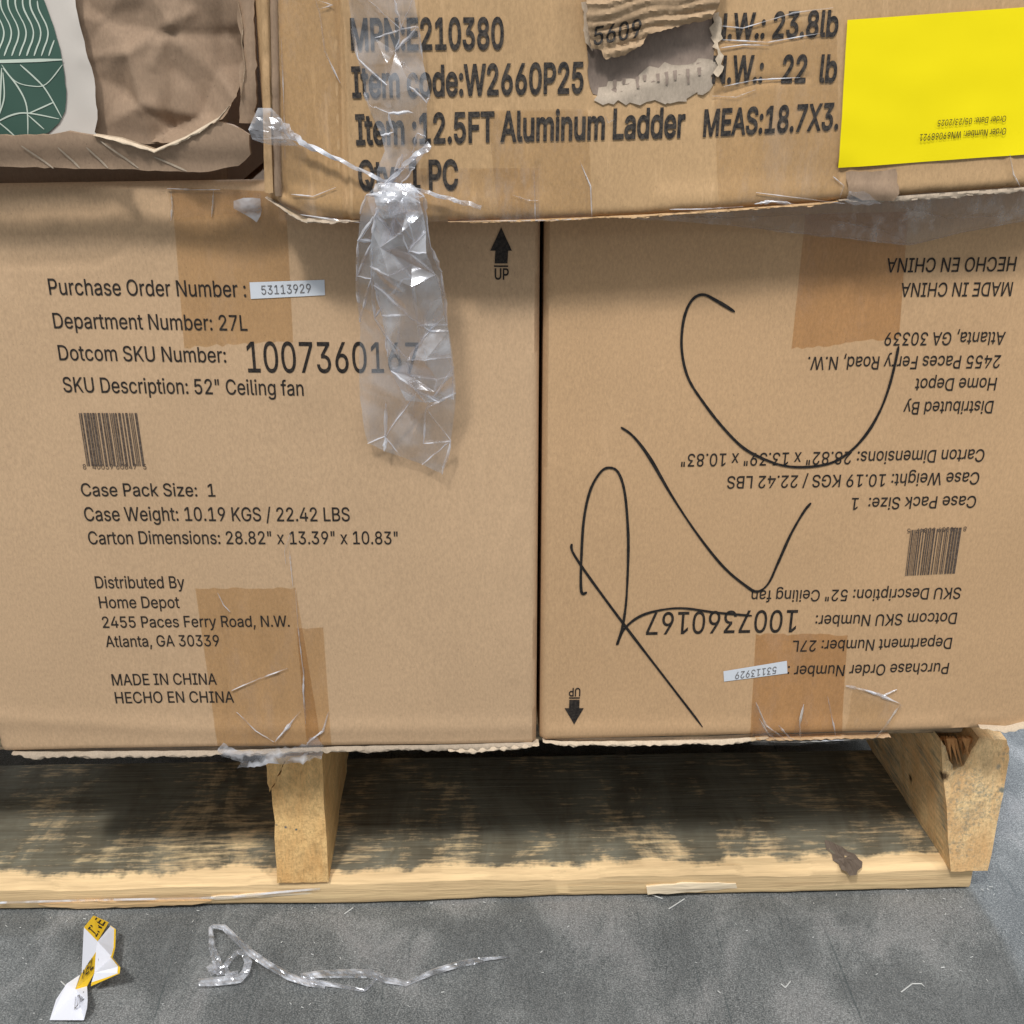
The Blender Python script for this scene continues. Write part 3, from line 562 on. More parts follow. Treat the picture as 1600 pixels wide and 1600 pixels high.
def concrete():
    t = NT('concrete_floor')
    big = t.noise(5, 4, .6); mid = t.noise(38, 5, .7)
    fine = t.noise(420, 4, .75)
    blot = t.noise(1, 5, .7, t.map(scale=(70, 26, 1), rot=(0, 0, -.7), loc=(2, 5, 0)), .6)
    brush = t.noise(1, 4, .75, t.map(scale=(430, 210, 1), rot=(0, 0, -.6)))
    scr = t.noise(1, 3, .6, t.map(scale=(700, 14, 1), rot=(0, 0, -.75)))
    col = t.ramp(big, [(.38, (.095, .100, .100)), (.62, (.29, .298, .292))])
    col = t.mix(.50, col, t.ramp(brush, [(.36, (.035, .042, .045)), (.64, (.42, .43, .42))]))
    col = t.mix(t.ramp(mid, [(.42, .0), (.72, .55)]), col, (.085, .092, .094))
    gr = t.noise(900, 2, .7, t.map(rot=(0, 0, .3)))
    col = t.mix(.46, col, t.ramp(gr, [(.38, (.018, .020, .023)), (.50, (.15, .16, .16)), (.64, (.52, .53, .52))]))
    mac = t.noise(1, 4, .6, t.map(scale=(16, 9, 1), rot=(0, 0, -.6), loc=(3.3, 1.2, 0)), 1.0)
    col = t.mix(t.ramp(mac, [(.38, .45), (.60, 0.0)]), col, (.055, .058, .060))
    col = t.mix(t.ramp(mac, [(.50, .0), (.70, .25)]), col, (.40, .37, .365))
    dk = t.noise(1, 3, .6, t.map(scale=(330, 5, 1), rot=(0, 0, -.22), loc=(7, 1, 0)))
    col = t.mix(t.ramp(dk, [(.62, 0.0), (.70, .55)]), col, (.05, .065, .068))
    col = t.mix(t.ramp(blot, [(.52, .0), (.72, .18)]), col, (.36, .37, .365))
    col = t.mix(t.ramp(fine, [(.54, 0.0), (.68, .7)]), col, (.035, .046, .048))
    col = t.mix(t.ramp(t.noise(520, 3, .7, t.map(loc=(3, 3, 3))), [(.62, 0.0), (.78, .55)]), col, (.46, .47, .46))
    col = t.mix(t.ramp(scr, [(.68, 0.0), (.76, .30)]), col, (.42, .43, .43))
    h = t.math('ADD', t.math('MULTIPLY', brush, .6), t.math('MULTIPLY', fine, .6))
    n = t.bump(h, .5, .0008)
    return t.done(t.pbr(col, .62, n, .35))
M['concrete'] = concrete()
# ---------------------------------------------------------------- floor
link('floor', [(-14, -8, 0), (14, -8, 0), (14, 22, 0), (-14, 22, 0)], [(0, 1, 2, 3)], M['concrete'], kind='structure')
# ---------------------------------------------------------------- pallet
BT = 0.025                                     # top of the bottom boards
pallet = thing('wooden_pallet', 'worn softwood pallet with dirty boards standing on the concrete floor under all the cartons', 'pallet', (0.0, 0.80, 0.0))
def board_mesh(name, x0, x1, y0, y1, z0, z1, mat, nx=60, chip=0.0, seed=0, chips=(), skew=0.0):
    """plank along x with chipped front arris and slightly uneven edges"""
    V = []; F = []
    prof_n = 7
    for i in range(nx+1):
        x = x0 + (x1-x0)*i/nx
        sk = skew*(i/nx-.5)
        c = chip*(.35+1.6*max(0, nz(x*9, seed))+.7*max(0, nz(x*37, seed+3)))
        cz = c*.45
        for (a, b, hh) in chips:
            if a < x < b:
                k = min(1, min(x-a, b-x)/.006); c += hh*k; cz += hh*.30*k
        w = .0012*nz(x*5, seed+7)
        yo = y0 + sk + .0025*nz(x*6, seed+11) + .001*nz(x*40, seed)
        V += [(x, yo+.0015, z0+.001), (x, yo, z0+.004), (x, yo+.0003, z1-.003-cz+w), (x, yo+.0012+c*.5, z1-.0012-cz*.35+w), (x, yo+c+.003, z1+w), (x, y1+sk, z1+w), (x, y1+sk, z0)]
    for i in range(nx):
        for k in range(prof_n):
            a = i*prof_n+k; b = i*prof_n+(k+1) % prof_n
            F.append((a, b, b+prof_n, a+prof_n))
    F.append(tuple(reversed(range(prof_n)))); F.append(tuple(nx*prof_n+k for k in range(prof_n)))
    F = [tuple(reversed(f)) for f in F]
    return link(name, V, F, mat, pallet, smooth=True, angle=28)
pl = onZ(0, 1384, BT); pr = onZ(1522, 1352, BT)
yf = (pl.y+pr.y)/2
kn = [onZ(a, b, BT) for a, b in ((1302, 1326), (1314, 1336), (1326, 1346), (1336, 1356))]
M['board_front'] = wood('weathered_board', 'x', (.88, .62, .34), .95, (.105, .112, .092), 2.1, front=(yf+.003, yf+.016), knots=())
xr = pr.x
# the front board is split lengthwise into two strips, as in the left bay
board_mesh('bottom_board', -.75, xr, yf, yf+.150, .002, BT, M['board_front'], 260, .006, 1.0,
           [(-.31, -.16, .004), (.06, .10, .003), (.20, .26, .006)], skew=(pr.y-pl.y)*.9)
M['bark'] = wood('knot_bark', 'y', (.10, .085, .075), 0)
M['bark'] = wood('knot_bark', 'y', (.17, .13, .10), 0, seed=4)
gp_ = ((1288, 1312), (1297, 1314), (1306, 1319), (1317, 1323), (1324, 1330), (1336, 1334), (1342, 1342), (1348, 1346), (1347, 1355), (1341, 1360), (1338, 1367), (1327, 1368), (1322, 1361), (1314, 1358), (1310, 1349), (1301, 1344), (1300, 1334), (1291, 1326))
gq = [onZ(a, b, BT+.0006) for a, b in gp_]; gc = sum(gq, Vector())/len(gq); n_ = len(gq); V_ = [gc.copy()]; F_ = []
for k, f in enumerate((.35, .7, 1.0)):
    for p in gq:
        q_ = gc.lerp(p, f); V_.append(q_+Vector((nz(p.x*500, k)*.001, 0, .0018*nz(q_.x*330, q_.y*330, 2) if k < 2 else -.0002)))
F_ = [(0, 1+i, 1+(i+1) % n_) for i in range(n_)]
for k in (0, 1):
    F_ += [(1+k*n_+i, 1+(k+1)*n_+i, 1+(k+1)*n_+(i+1) % n_, 1+k*n_+(i+1) % n_) for i in range(n_)]
link('knot', V_, F_, M['bark'], pallet)
# pale splintered chips along the front edge of the board
M['fresh_wood'] = wood('fresh_split_wood', 'x', (.86, .70, .50), 0, seed=6)
M['amber_wood'] = wood('amber_split_wood', 'x', (.74, .50, .26), 0, seed=7)
def front_chip(pts, mat, out=.0010, name='splinter'):
    V = []; n = len(pts); xs = [p[0] for p in pts]
    P_ = []
    for i in range(n):
        a, b = pts[i], pts[(i+1) % n]
        m = max(1, int(math.dist(a, b)/14))
        for k in range(m): P_.append((a[0]+(b[0]-a[0])*k/m, a[1]+(b[1]-a[1])*k/m+(random.uniform(-1.2, 1.2) if k else 0)))
    sk = lambda x: yf+(pr.y-pl.y)*.9*((x+.75)/(xr+.75)-.5)
    fr = []
    for a, b in P_:
        p = onY(a, b, yf); p = onY(a, b, sk(p.x)-out+.0005*nz(p.x*60, 1)); p.z = min(p.z, BT-.0004); fr.append(p)
    n = len(fr); V = fr+[p+Vector((0, .006, 0)) for p in fr]; c = sum(fr, Vector())/n+Vector((0, -.0008, 0)); V.append(c)
    F = [(i, (i+1) % n, 2*n) for i in range(n)]+[(i, i+n, (i+1) % n+n, (i+1) % n) for i in range(n)]
    link(name, V, F, mat, pallet)
front_chip([(1010, 1386), (1080, 1380), (1150, 1381), (1152, 1388), (1090, 1394), (1012, 1398)], M['fresh_wood'])
front_chip([(330, 1402), (400, 1396), (520, 1394), (420, 1402), (335, 1406)], M['fresh_wood'])
front_chip([(60, 1414), (150, 1408), (330, 1408), (300, 1414), (120, 1420)], M['amber_wood'])
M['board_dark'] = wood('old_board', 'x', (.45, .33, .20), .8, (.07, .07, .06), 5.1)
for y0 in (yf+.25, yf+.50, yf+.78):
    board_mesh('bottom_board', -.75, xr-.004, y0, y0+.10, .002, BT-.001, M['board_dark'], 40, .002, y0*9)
zt0 = onY(460, 1183, YS).z                     # top of the stringers
ZDECK = onY(440, 1178, YC).z                   # resting height of the cartons
def prism(name, front, back, mat, sub=14, jit=.0006, seed=0, parent=pallet, smooth=True):
    """solid between two matching outlines (lists of 3D points), cut into slices"""
    n = len(front); V = []; F = []
    for k in range(sub+1):
        t = k/sub
        for i in range(n):
            p = front[i]*(1-t)+back[i]*t
            j = jit if 0 < k < sub else 0
            V.append(p+Vector((nz(p.x*60+seed, p.y*60, p.z*60)*j*2, 0, 0)))
    for k in range(sub):
        for i in range(n):
            a = k*n+i; b = k*n+(i+1) % n
            F.append((a, a+n, b+n, b))
    F.append(tuple(range(n))); F.append(tuple(reversed([sub*n+i for i in range(n)])))
    return link(name, V, F, mat, parent, smooth=True, angle=30)
md = [(onY(a, b, YS-.004), r, c) for a, b, r, c in ((431, 1290, .0035, (.03, .07, .08)), (446, 1293, .003, (.05, .09, .13)), (463, 1296, .0025, (.07, .12, .13)), (465, 1360, .007, (.16, .24, .17)), (438, 1205, .006, (.20, .08, .03)), (480, 1352, .004, (.2, .25, .2)))]
M['end_mid'] = wood('stringer_wood', 'y', (.86, .55, .24), 0, (.10, .12, .11), 3.3, endgrain=True, knots=tuple((p.x, p.y, p.z, r, c) for p, r, c in md))
M['end_right'] = wood('knotty_stringer_wood', 'y', (.68, .44, .21), .40, (.17, .18, .15), 8.3, endgrain=True)
def dense(poly, n=5, jit=.0006, seed=0):
    out = []
    for i in range(len(poly)):
        a = poly[i]; b = poly[(i+1) % len(poly)]
        for k in range(n):
            p = a.lerp(b, k/n); j = jit if k else 0
            out.append(p+Vector((nz(i*3+k*1.7, seed)*j*3, 0, nz(k*2.3, i+seed)*j*2)))
    return out
def to_z(p, z): return Vector((p.x, p.y, z))
# middle stringer, with a split-off top corner
mf = [onY(433, 1381, YS-.008), onY(514, 1383, YS-.008), onY(503, 1181, YS), onY(447, 1181, YS), onY(440, 1206, YS), onY(424, 1232, YS)]
mf[0].z = mf[1].z = BT+.0005
mb = [Vector((p.x+.006, YS+1.0, p.z)) for p in mf]
prism('stringer', dense(mf, 6, .0007, 1), dense(mb, 6, .0007, 1), M['end_mid'], 60)
sf = [onY(415, 1186, YS), onY(446, 1183, YS), onY(438, 1205, YS), onY(421, 1238, YS), onY(417, 1212, YS)]
sb = [p+Vector((.001, .16, .002)) for p in sf]
prism('split_chip', dense(sf, 4, .0007, 5), dense(sb, 4, .0007, 5), M['end_mid'], 10)
# right stringer: front end + long knotty side that runs back and slightly inwards
rq = [onY(1489, 1345, YS-.012), onY(1546, 1347, YS-.012), onY(1563, 1262, YS-.006), onY(1577, 1185, YS), onY(1573, 1156, YS), onY(1530, 1153, YS), onY(1506, 1196, YS), onY(1490, 1204, YS), onY(1478, 1170, YS), onY(1470, 1156, YS)]
rq[0].z = rq[1].z = BT+.0005
bl = onZ(1348, 1150, BT+.0005)                 # far point of the lower left edge
dirv = (bl - rq[0]); dirv = dirv/dirv.y
rb = [p + Vector((dirv.x*.30, 0, 0)) for p in rq]
rb = [Vector((q.x, YS+.30, q.z)) for q in rb]
def on_side(px, py):
    best = None
    for i in range(300):
        Y = YS-.012+i*.001; p = onY(px, py, Y); z = (p.z-rq[0].z)/(rq[9].z-rq[0].z)
        e = abs(p.x-(rq[0].x*(1-z)+rq[9].x*z+dirv.x*(Y-YS)))
        if best is None or e < best[0]: best = (e, p)
    return best[1]
k1 = on_side(1424, 1216); k2 = on_side(1474, 1212)
M['end_right'] = wood('knotty_stringer_wood', 'y', (.88, .60, .31), .14, (.20, .21, .175), 8.3, endgrain=True,
                      knots=((k1.x, k1.y, k1.z, .0095), (k2.x, k2.y, k2.z, .011)) + tuple((p.x, p.y, p.z, r, (.20, .215, .185)) for p, r in ((onY(a, b, YS-.004), r) for a, b, r in ((1572, 1180, .008), (1562, 1200, .007), (1566, 1235, .006), (1548, 1290, .007), (1536, 1320, .009), (1515, 1338, .009), (1540, 1342, .008), (1520, 1215, .004)))))
prism('stringer', dense(rq, 4, .0006, 2), dense(rb, 4, .0006, 2), M['end_right'], 24)
rb2 = [p+Vector((0, .7, 0)) for p in rb]
prism('stringer_tail', dense(rb, 4, 0, 2), dense(rb2, 4, 0, 2), M['end_right'], 6)
# splinters in the broken top corner of the right stringer
M['splinter'] = wood('raw_splinter_wood', 'z', (.55, .27, .10), 0)
for i in range(14):
    px = 1468+i*5.0+random.uniform(-2, 2); y = YS+random.uniform(-.004, .006)
    a = onY(px, 1154, y+.004); b = onY(px+random.uniform(4, 22)*(1 if i < 9 else -.7), 1154+random.uniform(22, 58)*(1-abs(i-6)/11), y)
    w = .0016
    link('splinter', [a+Vector((-w, 0, 0)), a+Vector((w, 0, 0)), a+Vector((0, .004, 0)), b], [(0, 1, 3), (1, 2, 3), (2, 0, 3), (0, 2, 1)], M['splinter'], pallet)
# far left stringer, outside the frame but part of the same pallet
lf = [Vector((p.x-(rq[0].x-mf[0].x), p.y, p.z)) for p in mf]
prism('stringer', dense(lf, 3), dense([Vector((p.x, YS+1.0, p.z)) for p in lf], 3), M['end_mid'], 20)
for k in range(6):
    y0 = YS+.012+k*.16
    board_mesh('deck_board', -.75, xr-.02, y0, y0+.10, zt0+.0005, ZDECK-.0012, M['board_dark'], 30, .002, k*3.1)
def thread():
    pts = [(-40, 1412), (60, 1409), (180, 1406), (300, 1404), (360, 1402), (440, 1394), (500, 1389)]
    q = []
    for a, b in pts:
        p = onY(a, b, yf); t_ = (p.x+.75)/(xr+.75)-.5
        q.append(onY(a, b, yf+(pr.y-pl.y)*.9*t_-.003))
    V = []; F = []
    for i, p in enumerate(q):
        V += [p+Vector((0, 0, .0012)), p+Vector((0, -.0008, 0)), p-Vector((0, 0, .0010))]
        if i: b = 3*i; F += [(b-3, b-2, b+1, b), (b-2, b-1, b+2, b+1)]
    return link('clear_thread', V, F, M['plastic_milky'], None)
th_ = thread(); th_['label'] = 'thin clear plastic thread stretched along the front edge of the bottom pallet board'; th_['category'] = 'thread'
# ---------------------------------------------------------------- cartons
def soft(seed, amp): return lambda x, z: amp*nz(x*6+seed, z*5, seed) + amp*.35*nz(x*22, z*17+seed, seed)
sL = soft(1.3, .0016)
cL = creases(YC, [
    ([(203, 285), (198, 330), (195, 372), (188, 392), (160, 408), (60, 413), (-40, 416)], .0016, -.0009),
    ([(195, 372), (205, 380), (215, 388)], .0012, -.0008),
    ([(265, 290), (262, 340), (268, 400), (270, 440)], .002, .0006),
    ([(808, 800), (785, 870), (776, 940), (790, 1000), (802, 1060)], .0022, .0007),
    ([(-50, 1120), (300, 1140), (830, 1135)], .006, .0010),
    ([(0, 345), (420, 352), (560, 362), (840, 372)], .004, .0008),
])
faceL = Face(YC, lambda x, z: sL(x, z)+cL(x, z))
sR = soft(5.9, .0016)
cR = creases(YC, [([(1490, 1128), (1540, 1132), (1640, 1118)], .004, -.0012),
                  ([(860, 1142), (1600, 1126)], .005, .0009),
                  ([(862, 372), (1600, 352)], .004, .0008)])
faceR = Face(YC, lambda x, z: sR(x, z)+cR(x, z))
cartonL = thing('shipping_carton', 'square-faced brown carton printed upright with barcode and a white order number sticker', 'carton', onY(400, 1176, YC))
cartonR = thing('shipping_carton', 'brown carton standing upside down with black marker scrawl over its inverted print', 'carton', onY(1240, 1150, YC))
LQ = [(1, 1178), (838, 1166), (845, 276), (-186, 292)]
RQ = [(844, 1160), (1618, 1139), (1752, 262), (852, 276)]
carton_box('body', faceL, LQ, .73, M['kraft'], cartonL, sink=.016)  # top sunk behind its rim, shaped so the gap above stays dark
carton_box('body', faceR, RQ, .73, M['kraft_right'], cartonR)
def flute_edge(name, face, pts, h, mat, parent, fwd=.002, seed=0, step=.0016, thick=.004, jag=.55):
    """torn corrugated rim: a ragged lip of board hanging under an edge, with the wavy core showing"""
    q = [face.flat(*p) for p in pts]; P = []
    for i in range(len(q)-1):
        n = max(2, int((q[i+1]-q[i]).length/step))
        for k in range(n): P.append(q[i].lerp(q[i+1], k/n))
    P.append(q[-1]); V = []; F = []; R = 5
    for i, p in enumerate(P):
        L = i*step
        hh = h*(.62+.38*nz(L*45, seed)+jag*.5*nz(L*260, seed+2))
        hh *= min(1, .15+min(i, len(P)-1-i)*.1)
        wv = .0007*math.sin(L*900)
        for k in range(R):
            t = k/(R-1)
            f = fwd*math.sin(t*2.4)+(wv if k in (1, 2, 3) else 0)+.0006*nz(L*120, t*6, seed)
            V.append(face.at(p-Vector((0, 0, hh*t)), f))
        V.append(face.at(p-Vector((0, 0, hh)), -thick)); V.append(face.at(p, -thick))
    m = R+2
    for i in range(len(P)-1):
        for k in range(m-1):
            a = i*m+k; F.append((a, a+1, a+1+m, a+m))
    return link(name, V, F, mat, parent, smooth=True, angle=40)
flute_edge('bottom_flap', faceL, [(20, 1174), (90, 1175), (350, 1174)], .0060, M['torn_dark'], cartonL, .003, 1)
flute_edge('bottom_flap', faceL, [(340, 1174), (520, 1167), (700, 1163), (838, 1160)], .0058, M['torn_dark'], cartonL, .002, 2)
flute_edge('bottom_flap', faceL, [(700, 1168), (760, 1165), (842, 1160)], .0060, M['torn'], cartonL, .003, 3)
flute_edge('bottom_flap', faceR, [(848, 1156), (900, 1158), (1100, 1156), (1200, 1150)], .0046, M['torn'], cartonR, .002, 4)
flute_edge('bottom_flap', faceR, [(1180, 1152), (1390, 1148)], .0022, M['kraft'], cartonR, .002, 5)
flute_edge('corner_flap', faceR, [(1528, 1132), (1570, 1134), (1622, 1122)], .0058, M['torn'], cartonR, .004, 6, jag=.1)
# printing on the left carton
TL = (faceL, .00035)
for s, a, b, cap in [
    ('Purchase Order Number :', (78, 460), (385, 464), 25),
    ('Department Number: 27L', (85, 512.5), (387, 516.5), 24),
    ('Dotcom SKU Number:', (93, 562.5), (354, 566), 23.5),
    ('1007360167', (388, 581), (655, 582), 47),
    ('SKU Description: 52" Ceiling fan', (100, 612.5), (475, 617.5), 23.5),
    ('Case Pack Size:  1', (128, 775), (337, 775.5), 20),
    ('Case Weight: 10.19 KGS / 22.42 LBS', (133, 814), (547, 813.5), 21.5),
    ('Carton Dimensions: 28.82" x 13.39" x 10.83"', (139, 850.5), (622, 849), 20),
    ('Distributed By', (150, 919), (289, 919), 18.5),
    ('Home Depot', (156, 950), (281, 950), 18),
    ('2455 Paces Ferry Road, N.W.', (161, 981), (453, 979), 17.5),
    ('Atlanta, GA 30339', (166, 1011), (343, 1010), 17.5),
    ('MADE IN CHINA', (176, 1071), (339, 1070), 17.5),
    ('HECHO EN CHINA', (181, 1099), (366, 1098), 17.5)]:
    lettering(s, a, b, cap, TL, M['ink'], cartonL, bold=2.2)
def barcode(face, quad, mat, parent, seed):
    """bars between the TL, TR, BR, BL pixels"""
    rnd = random.Random(seed); tl, tr, br, bl = quad; u = 0; polys = []
    tot = 74; bars = []
    u = 0
    while u < tot-1:
        w = rnd.choice((1, 1, 2, 2, 3)); g = rnd.choice((1, 1, 1, 2))
        if u+w > tot: w = tot-u
        bars.append((u, u+w)); u += w+g
    bars[-1] = (bars[-1][0], tot)
    lp = lambda a, b, t: (a[0]+(b[0]-a[0])*t, a[1]+(b[1]-a[1])*t)
    for a, b in bars:
        a /= tot; b /= tot
        q = [lp(bl, br, a), lp(bl, br, b), lp(tl, tr, b), lp(tl, tr, a)]
        for k in range(8):
            polys.append([lp(q[0], q[3], k/8), lp(q[1], q[2], k/8), lp(q[1], q[2], (k+1)/8), lp(q[0], q[3], (k+1)/8)])
    return poly_flat('barcode', face, .0004, polys, mat, parent)
barcode(faceL, [(123, 645), (214, 645), (226, 728), (136, 728)], M['bar'], cartonL, 3)
lettering('8   40059 60847   5', (130, 733), (229, 733), 8, TL, M['bar'], cartonL, bold=.5)
def arrow(face, parent, flip, pts, up):
    for q in pts: patch('up_arrow', face, q, M['ink'], .0005, parent, .003)
arrow(faceL, cartonL, 0, [[(783, 355), (800, 392), (766, 392)], [(774, 392), (794, 392), (793, 412), (773, 412)], [(772, 415), (794, 415), (794, 417.5), (772, 417.5)]], 0)
lettering('UP', (773, 437), (795, 437), 17, TL, M['ink'], cartonL, bold=6)
# printing on the right carton (upside down: letters start at the right)
TR = (faceR, .00035)
for s, a, b, cap in [
    ('HECHO EN CHINA', (1588, 400.5), (1386, 403), 22),
    ('MADE IN CHINA', (1582, 440), (1408, 441.5), 21.5),
    ('Atlanta, GA 30339', (1571, 518), (1383, 519), 20),
    ('2455 Paces Ferry Road, N.W.', (1564, 554.5), (1263, 557.5), 20),
    ('Home Depot', (1558, 590), (1431, 591), 19.5),
    ('Distributed By', (1553, 626), (1413, 628), 19.5),
    ('Carton Dimensions: 28.82" x 13.39" x 10.83"', (1540, 702), (1065, 709), 19.5),
    ('Case Weight: 10.19 KGS / 22.42 LBS', (1532, 738), (1137, 744), 19),
    ('Case Pack Size:  1', (1527, 775), (1331, 777.5), 18.5),
    ('SKU Description: 52" Ceiling fan', (1503, 918), (1175, 923), 17.5),
    ('Dotcom SKU Number:', (1496, 957), (1275, 961), 17.5),
    ('1007360167', (1247, 953), (1011, 957), 34),
    ('Department Number: 27L', (1488, 996), (1239, 1000.5), 17),
    ('Purchase Order Number :', (1483, 1035), (1231, 1040), 17)]:
    lettering(s, a, b, -cap, TR, M['ink'], cartonR, bold=2.2)
barcode(faceR, [(1423, 828), (1503, 824.5), (1492, 896), (1414, 899.5)], M['bar'], cartonR, 8)
lettering('8   40059 60847   5', (1511, 823), (1418, 826), -7, TR, M['bar'], cartonR, bold=.5)
arrow(faceR, cartonR, 1, [[(897, 1131), (912, 1106), (882, 1106)], [(889, 1106), (905, 1106), (905.5, 1093), (889.5, 1093)], [(889, 1091), (906, 1091), (906, 1089), (889, 1089)]], 0)
lettering('UP', (907, 1075), (889, 1075), -12.5, TR, M['ink'], cartonR, bold=6)
# tapes
sheet('packing_tape', faceL, [(288, 542), (458, 534), (446, 300), (268, 292)], M['tape_brown'], .00018, cartonL, .003, jag=(.0011, 0))
sheet('packing_tape', faceL, [(340, 1168), (503, 1168), (462, 919), (305, 919)], M['tape_brown'], .00016, cartonL, .003, jag=(0, .0007))
sheet('packing_tape', faceL, [(480, 1167), (518, 1167), (505, 980), (463, 981)], M['tape_brown'], .00020, cartonL, .003, jag=(0, .0008))
sheet('packing_tape', faceR, [(1237, 543), (1404, 528), (1418, 330), (1258, 335)], M['tape_rust'], .00016, cartonR, .003, jag=(.0014, 0))
sheet('packing_tape', faceR, [(1171, 1157), (1314, 1153), (1324, 991), (1181, 991)], M['tape_rust'], .00016, cartonR, .003, jag=(0, .0010))
# clear tape with wrinkles across the bottom of the right carton, bunched film at the left one
def folds(seed, n, L, amp, freq=1.0):
    r = random.Random(seed); K = []
    for i in range(n):
        a = r.uniform(0, math.pi); K.append((math.cos(a), math.sin(a), r.uniform(-1, 1), r.uniform(.5, 1)*amp, r.uniform(.12, .5)*L))
    def f(x, z):
        s = 0
        for cx, cz, o, h, w in K:
            d = (x*cx+z*cz)*freq - o*L
            s += h*abs(((d/w) % 2)-1)
        return s/n*2
    return f
fw = folds(3, 6, .03, .0022)
patch('loose_tape', faceR, [(1171, 1158), (1178, 1090), (1205, 1140), (1232, 1154), (1252, 1100), (1270, 1154), (1316, 1154), (1330, 1072), (1410, 1098), (1392, 1125), (1366, 1151), (1250, 1160)], M['tape_clear'], .0010, cartonR, .003, .0005, warp=lambda x, z: abs(fw(x, z)))
def ray_wrinkles(name, face, lines, mat, parent, h=.0012):
    """narrow raised pleats of clear film"""
    for pts, w in lines:
        q = [face.flat(*p) for p in pts]; P = []
        for i in range(len(q)-1):
            for k in range(8): P.append(q[i].lerp(q[i+1], k/8))
        P.append(q[-1]); V = []; F = []; n = len(P)
        for i, p in enumerate(P):
            d = (P[min(n-1, i+1)]-P[max(0, i-1)]).normalized(); s = Vector((-d.z, 0, d.x))
            ww = w*.72*(.4+.9*abs(nz(i*.4, w*1e3, pts[0][0])))*min(1, .2+min(i, n-1-i)*.25)
            V += [face.at(p+s*ww, .0010), face.at(p, .0010+h*(.6+.5*nz(i*.5, pts[0][1]))), face.at(p-s*ww, .0010)]
            if i:
                b = 3*i
                F += [(b-3, b-2, b+1, b), (b-2, b-1, b+2, b+1)]
        link(name, V, F, mat, parent)
ray_wrinkles('tape_pleat', faceR, [([(1180, 1095), (1195, 1130), (1225, 1152)], .0016), ([(1185, 1120), (1200, 1145), (1215, 1155)], .0012), ([(1215, 1130), (1232, 1150), (1246, 1156)], .0014),
    ([(1255, 1098), (1248, 1130), (1250, 1155)], .0014), ([(1292, 1085), (1298, 1115), (1305, 1150)], .0010), ([(1320, 1070), (1355, 1078), (1405, 1097)], .0026), ([(1406, 1098), (1390, 1120), (1368, 1149)], .0016),
    ([(1345, 1075), (1380, 1085), (1400, 1075)], .0016), ([(1171, 1156), (1250, 1157), (1330, 1153)], .0012)], M['plastic_milky'], cartonR)
ray_wrinkles('tape_pleat', faceL, [([(362, 1078), (400, 1062), (450, 1043)], .0010), ([(370, 1112), (400, 1140), (428, 1158)], .0009), ([(340, 925), (350, 945), (360, 955)], .0009),
    ([(475, 1040), (474, 1080), (478, 1130)], .0012), ([(470, 1110), (445, 1140), (430, 1158)], .0018), ([(514, 1110), (505, 1140), (480, 1160)], .0018), ([(462, 920), (466, 980), (474, 1050)], .0008),
    ([(452, 855), (455, 885), (458, 915)], .0010), ([(455, 830), (445, 860), (447, 880)], .0008)], M['plastic_milky'], cartonL)
fw2 = folds(11, 7, .02, .006)
patch('bunched_tape', faceL, [(343, 1160), (352, 1150), (372, 1160), (400, 1163), (430, 1158), (470, 1154), (492, 1140), (507, 1150), (504, 1172), (470, 1180), (440, 1181), (400, 1188), (375, 1186), (380, 1178), (350, 1172)], M['plastic_milky'], .0045, cartonL, .0022, .0010, warp=lambda x, z: abs(fw2(x, z)))
# clear tape on the top of the left carton
patch('loose_tape', faceL, [(262, 294), (335, 296), (408, 300), (410, 330), (330, 336), (272, 340)], M['tape_clear'], .0010, cartonL, .004, .0004, warp=lambda x, z: .4*abs(fw(x, z)))
ray_wrinkles('tape_pleat', faceL, [([(268, 300), (270, 320), (268, 344)], .0010), ([(334, 298), (333, 320), (331, 338)], .0008), ([(262, 294), (300, 296), (345, 296)], .0009)], M['plastic_milky'], cartonL)
patch('tape_scrap', faceL, [(366, 312), (382, 308), (408, 309), (410, 328), (403, 346), (385, 334), (367, 324)], M['plastic_milky'], .003, cartonL, .003, .0006)
# stickers
sheet('number_sticker', faceL, [(392, 467), (508, 461), (507, 437), (390, 441)], M['sticker'], .0005, cartonL, .004)
lettering('53113929', (409, 460), (486, 457), 14, (faceL, .0008), M['ink_grey'], cartonL)
sheet('number_sticker', faceR, [(1131, 1064), (1230, 1051), (1229, 1031.5), (1130, 1048)], M['sticker'], .0005, cartonR, .004)
lettering('53113929', (1213, 1040), (1149, 1049), -11, (faceR, .0008), M['ink_grey'], cartonR)
# marker
for pts in ([(1148, 487), (1120, 470), (1098, 460), (1080, 470), (1068, 500), (1065, 545), (1075, 590), (1100, 630), (1130, 668), (1160, 698), (1190, 715), (1225, 727), (1262, 729), (1300, 722), (1330, 703), (1355, 675), (1375, 640), (1388, 605), (1397, 570), (1403, 540)],
            [(970, 667), (990, 682), (1015, 715), (1050, 775), (1090, 835), (1130, 885), (1165, 915), (1183, 924), (1200, 912), (1215, 880), (1235, 835), (1255, 800), (1267, 785)],
            [(917, 924), (908, 922), (908, 870), (912, 810), (922, 765), (938, 737), (952, 730), (966, 738), (976, 770), (981, 830), (981, 880), (978, 940), (972, 980), (964, 1006), (975, 982), (1000, 962), (1035, 952), (1070, 950), (1120, 957), (1175, 962)],
            [(893, 848), (895, 862), (920, 900), (960, 955), (1000, 1008), (1040, 1060), (1097, 1134)]):
    stroke('marker_line', faceR, .0006, pts, .0021, M['marker'], cartonR)
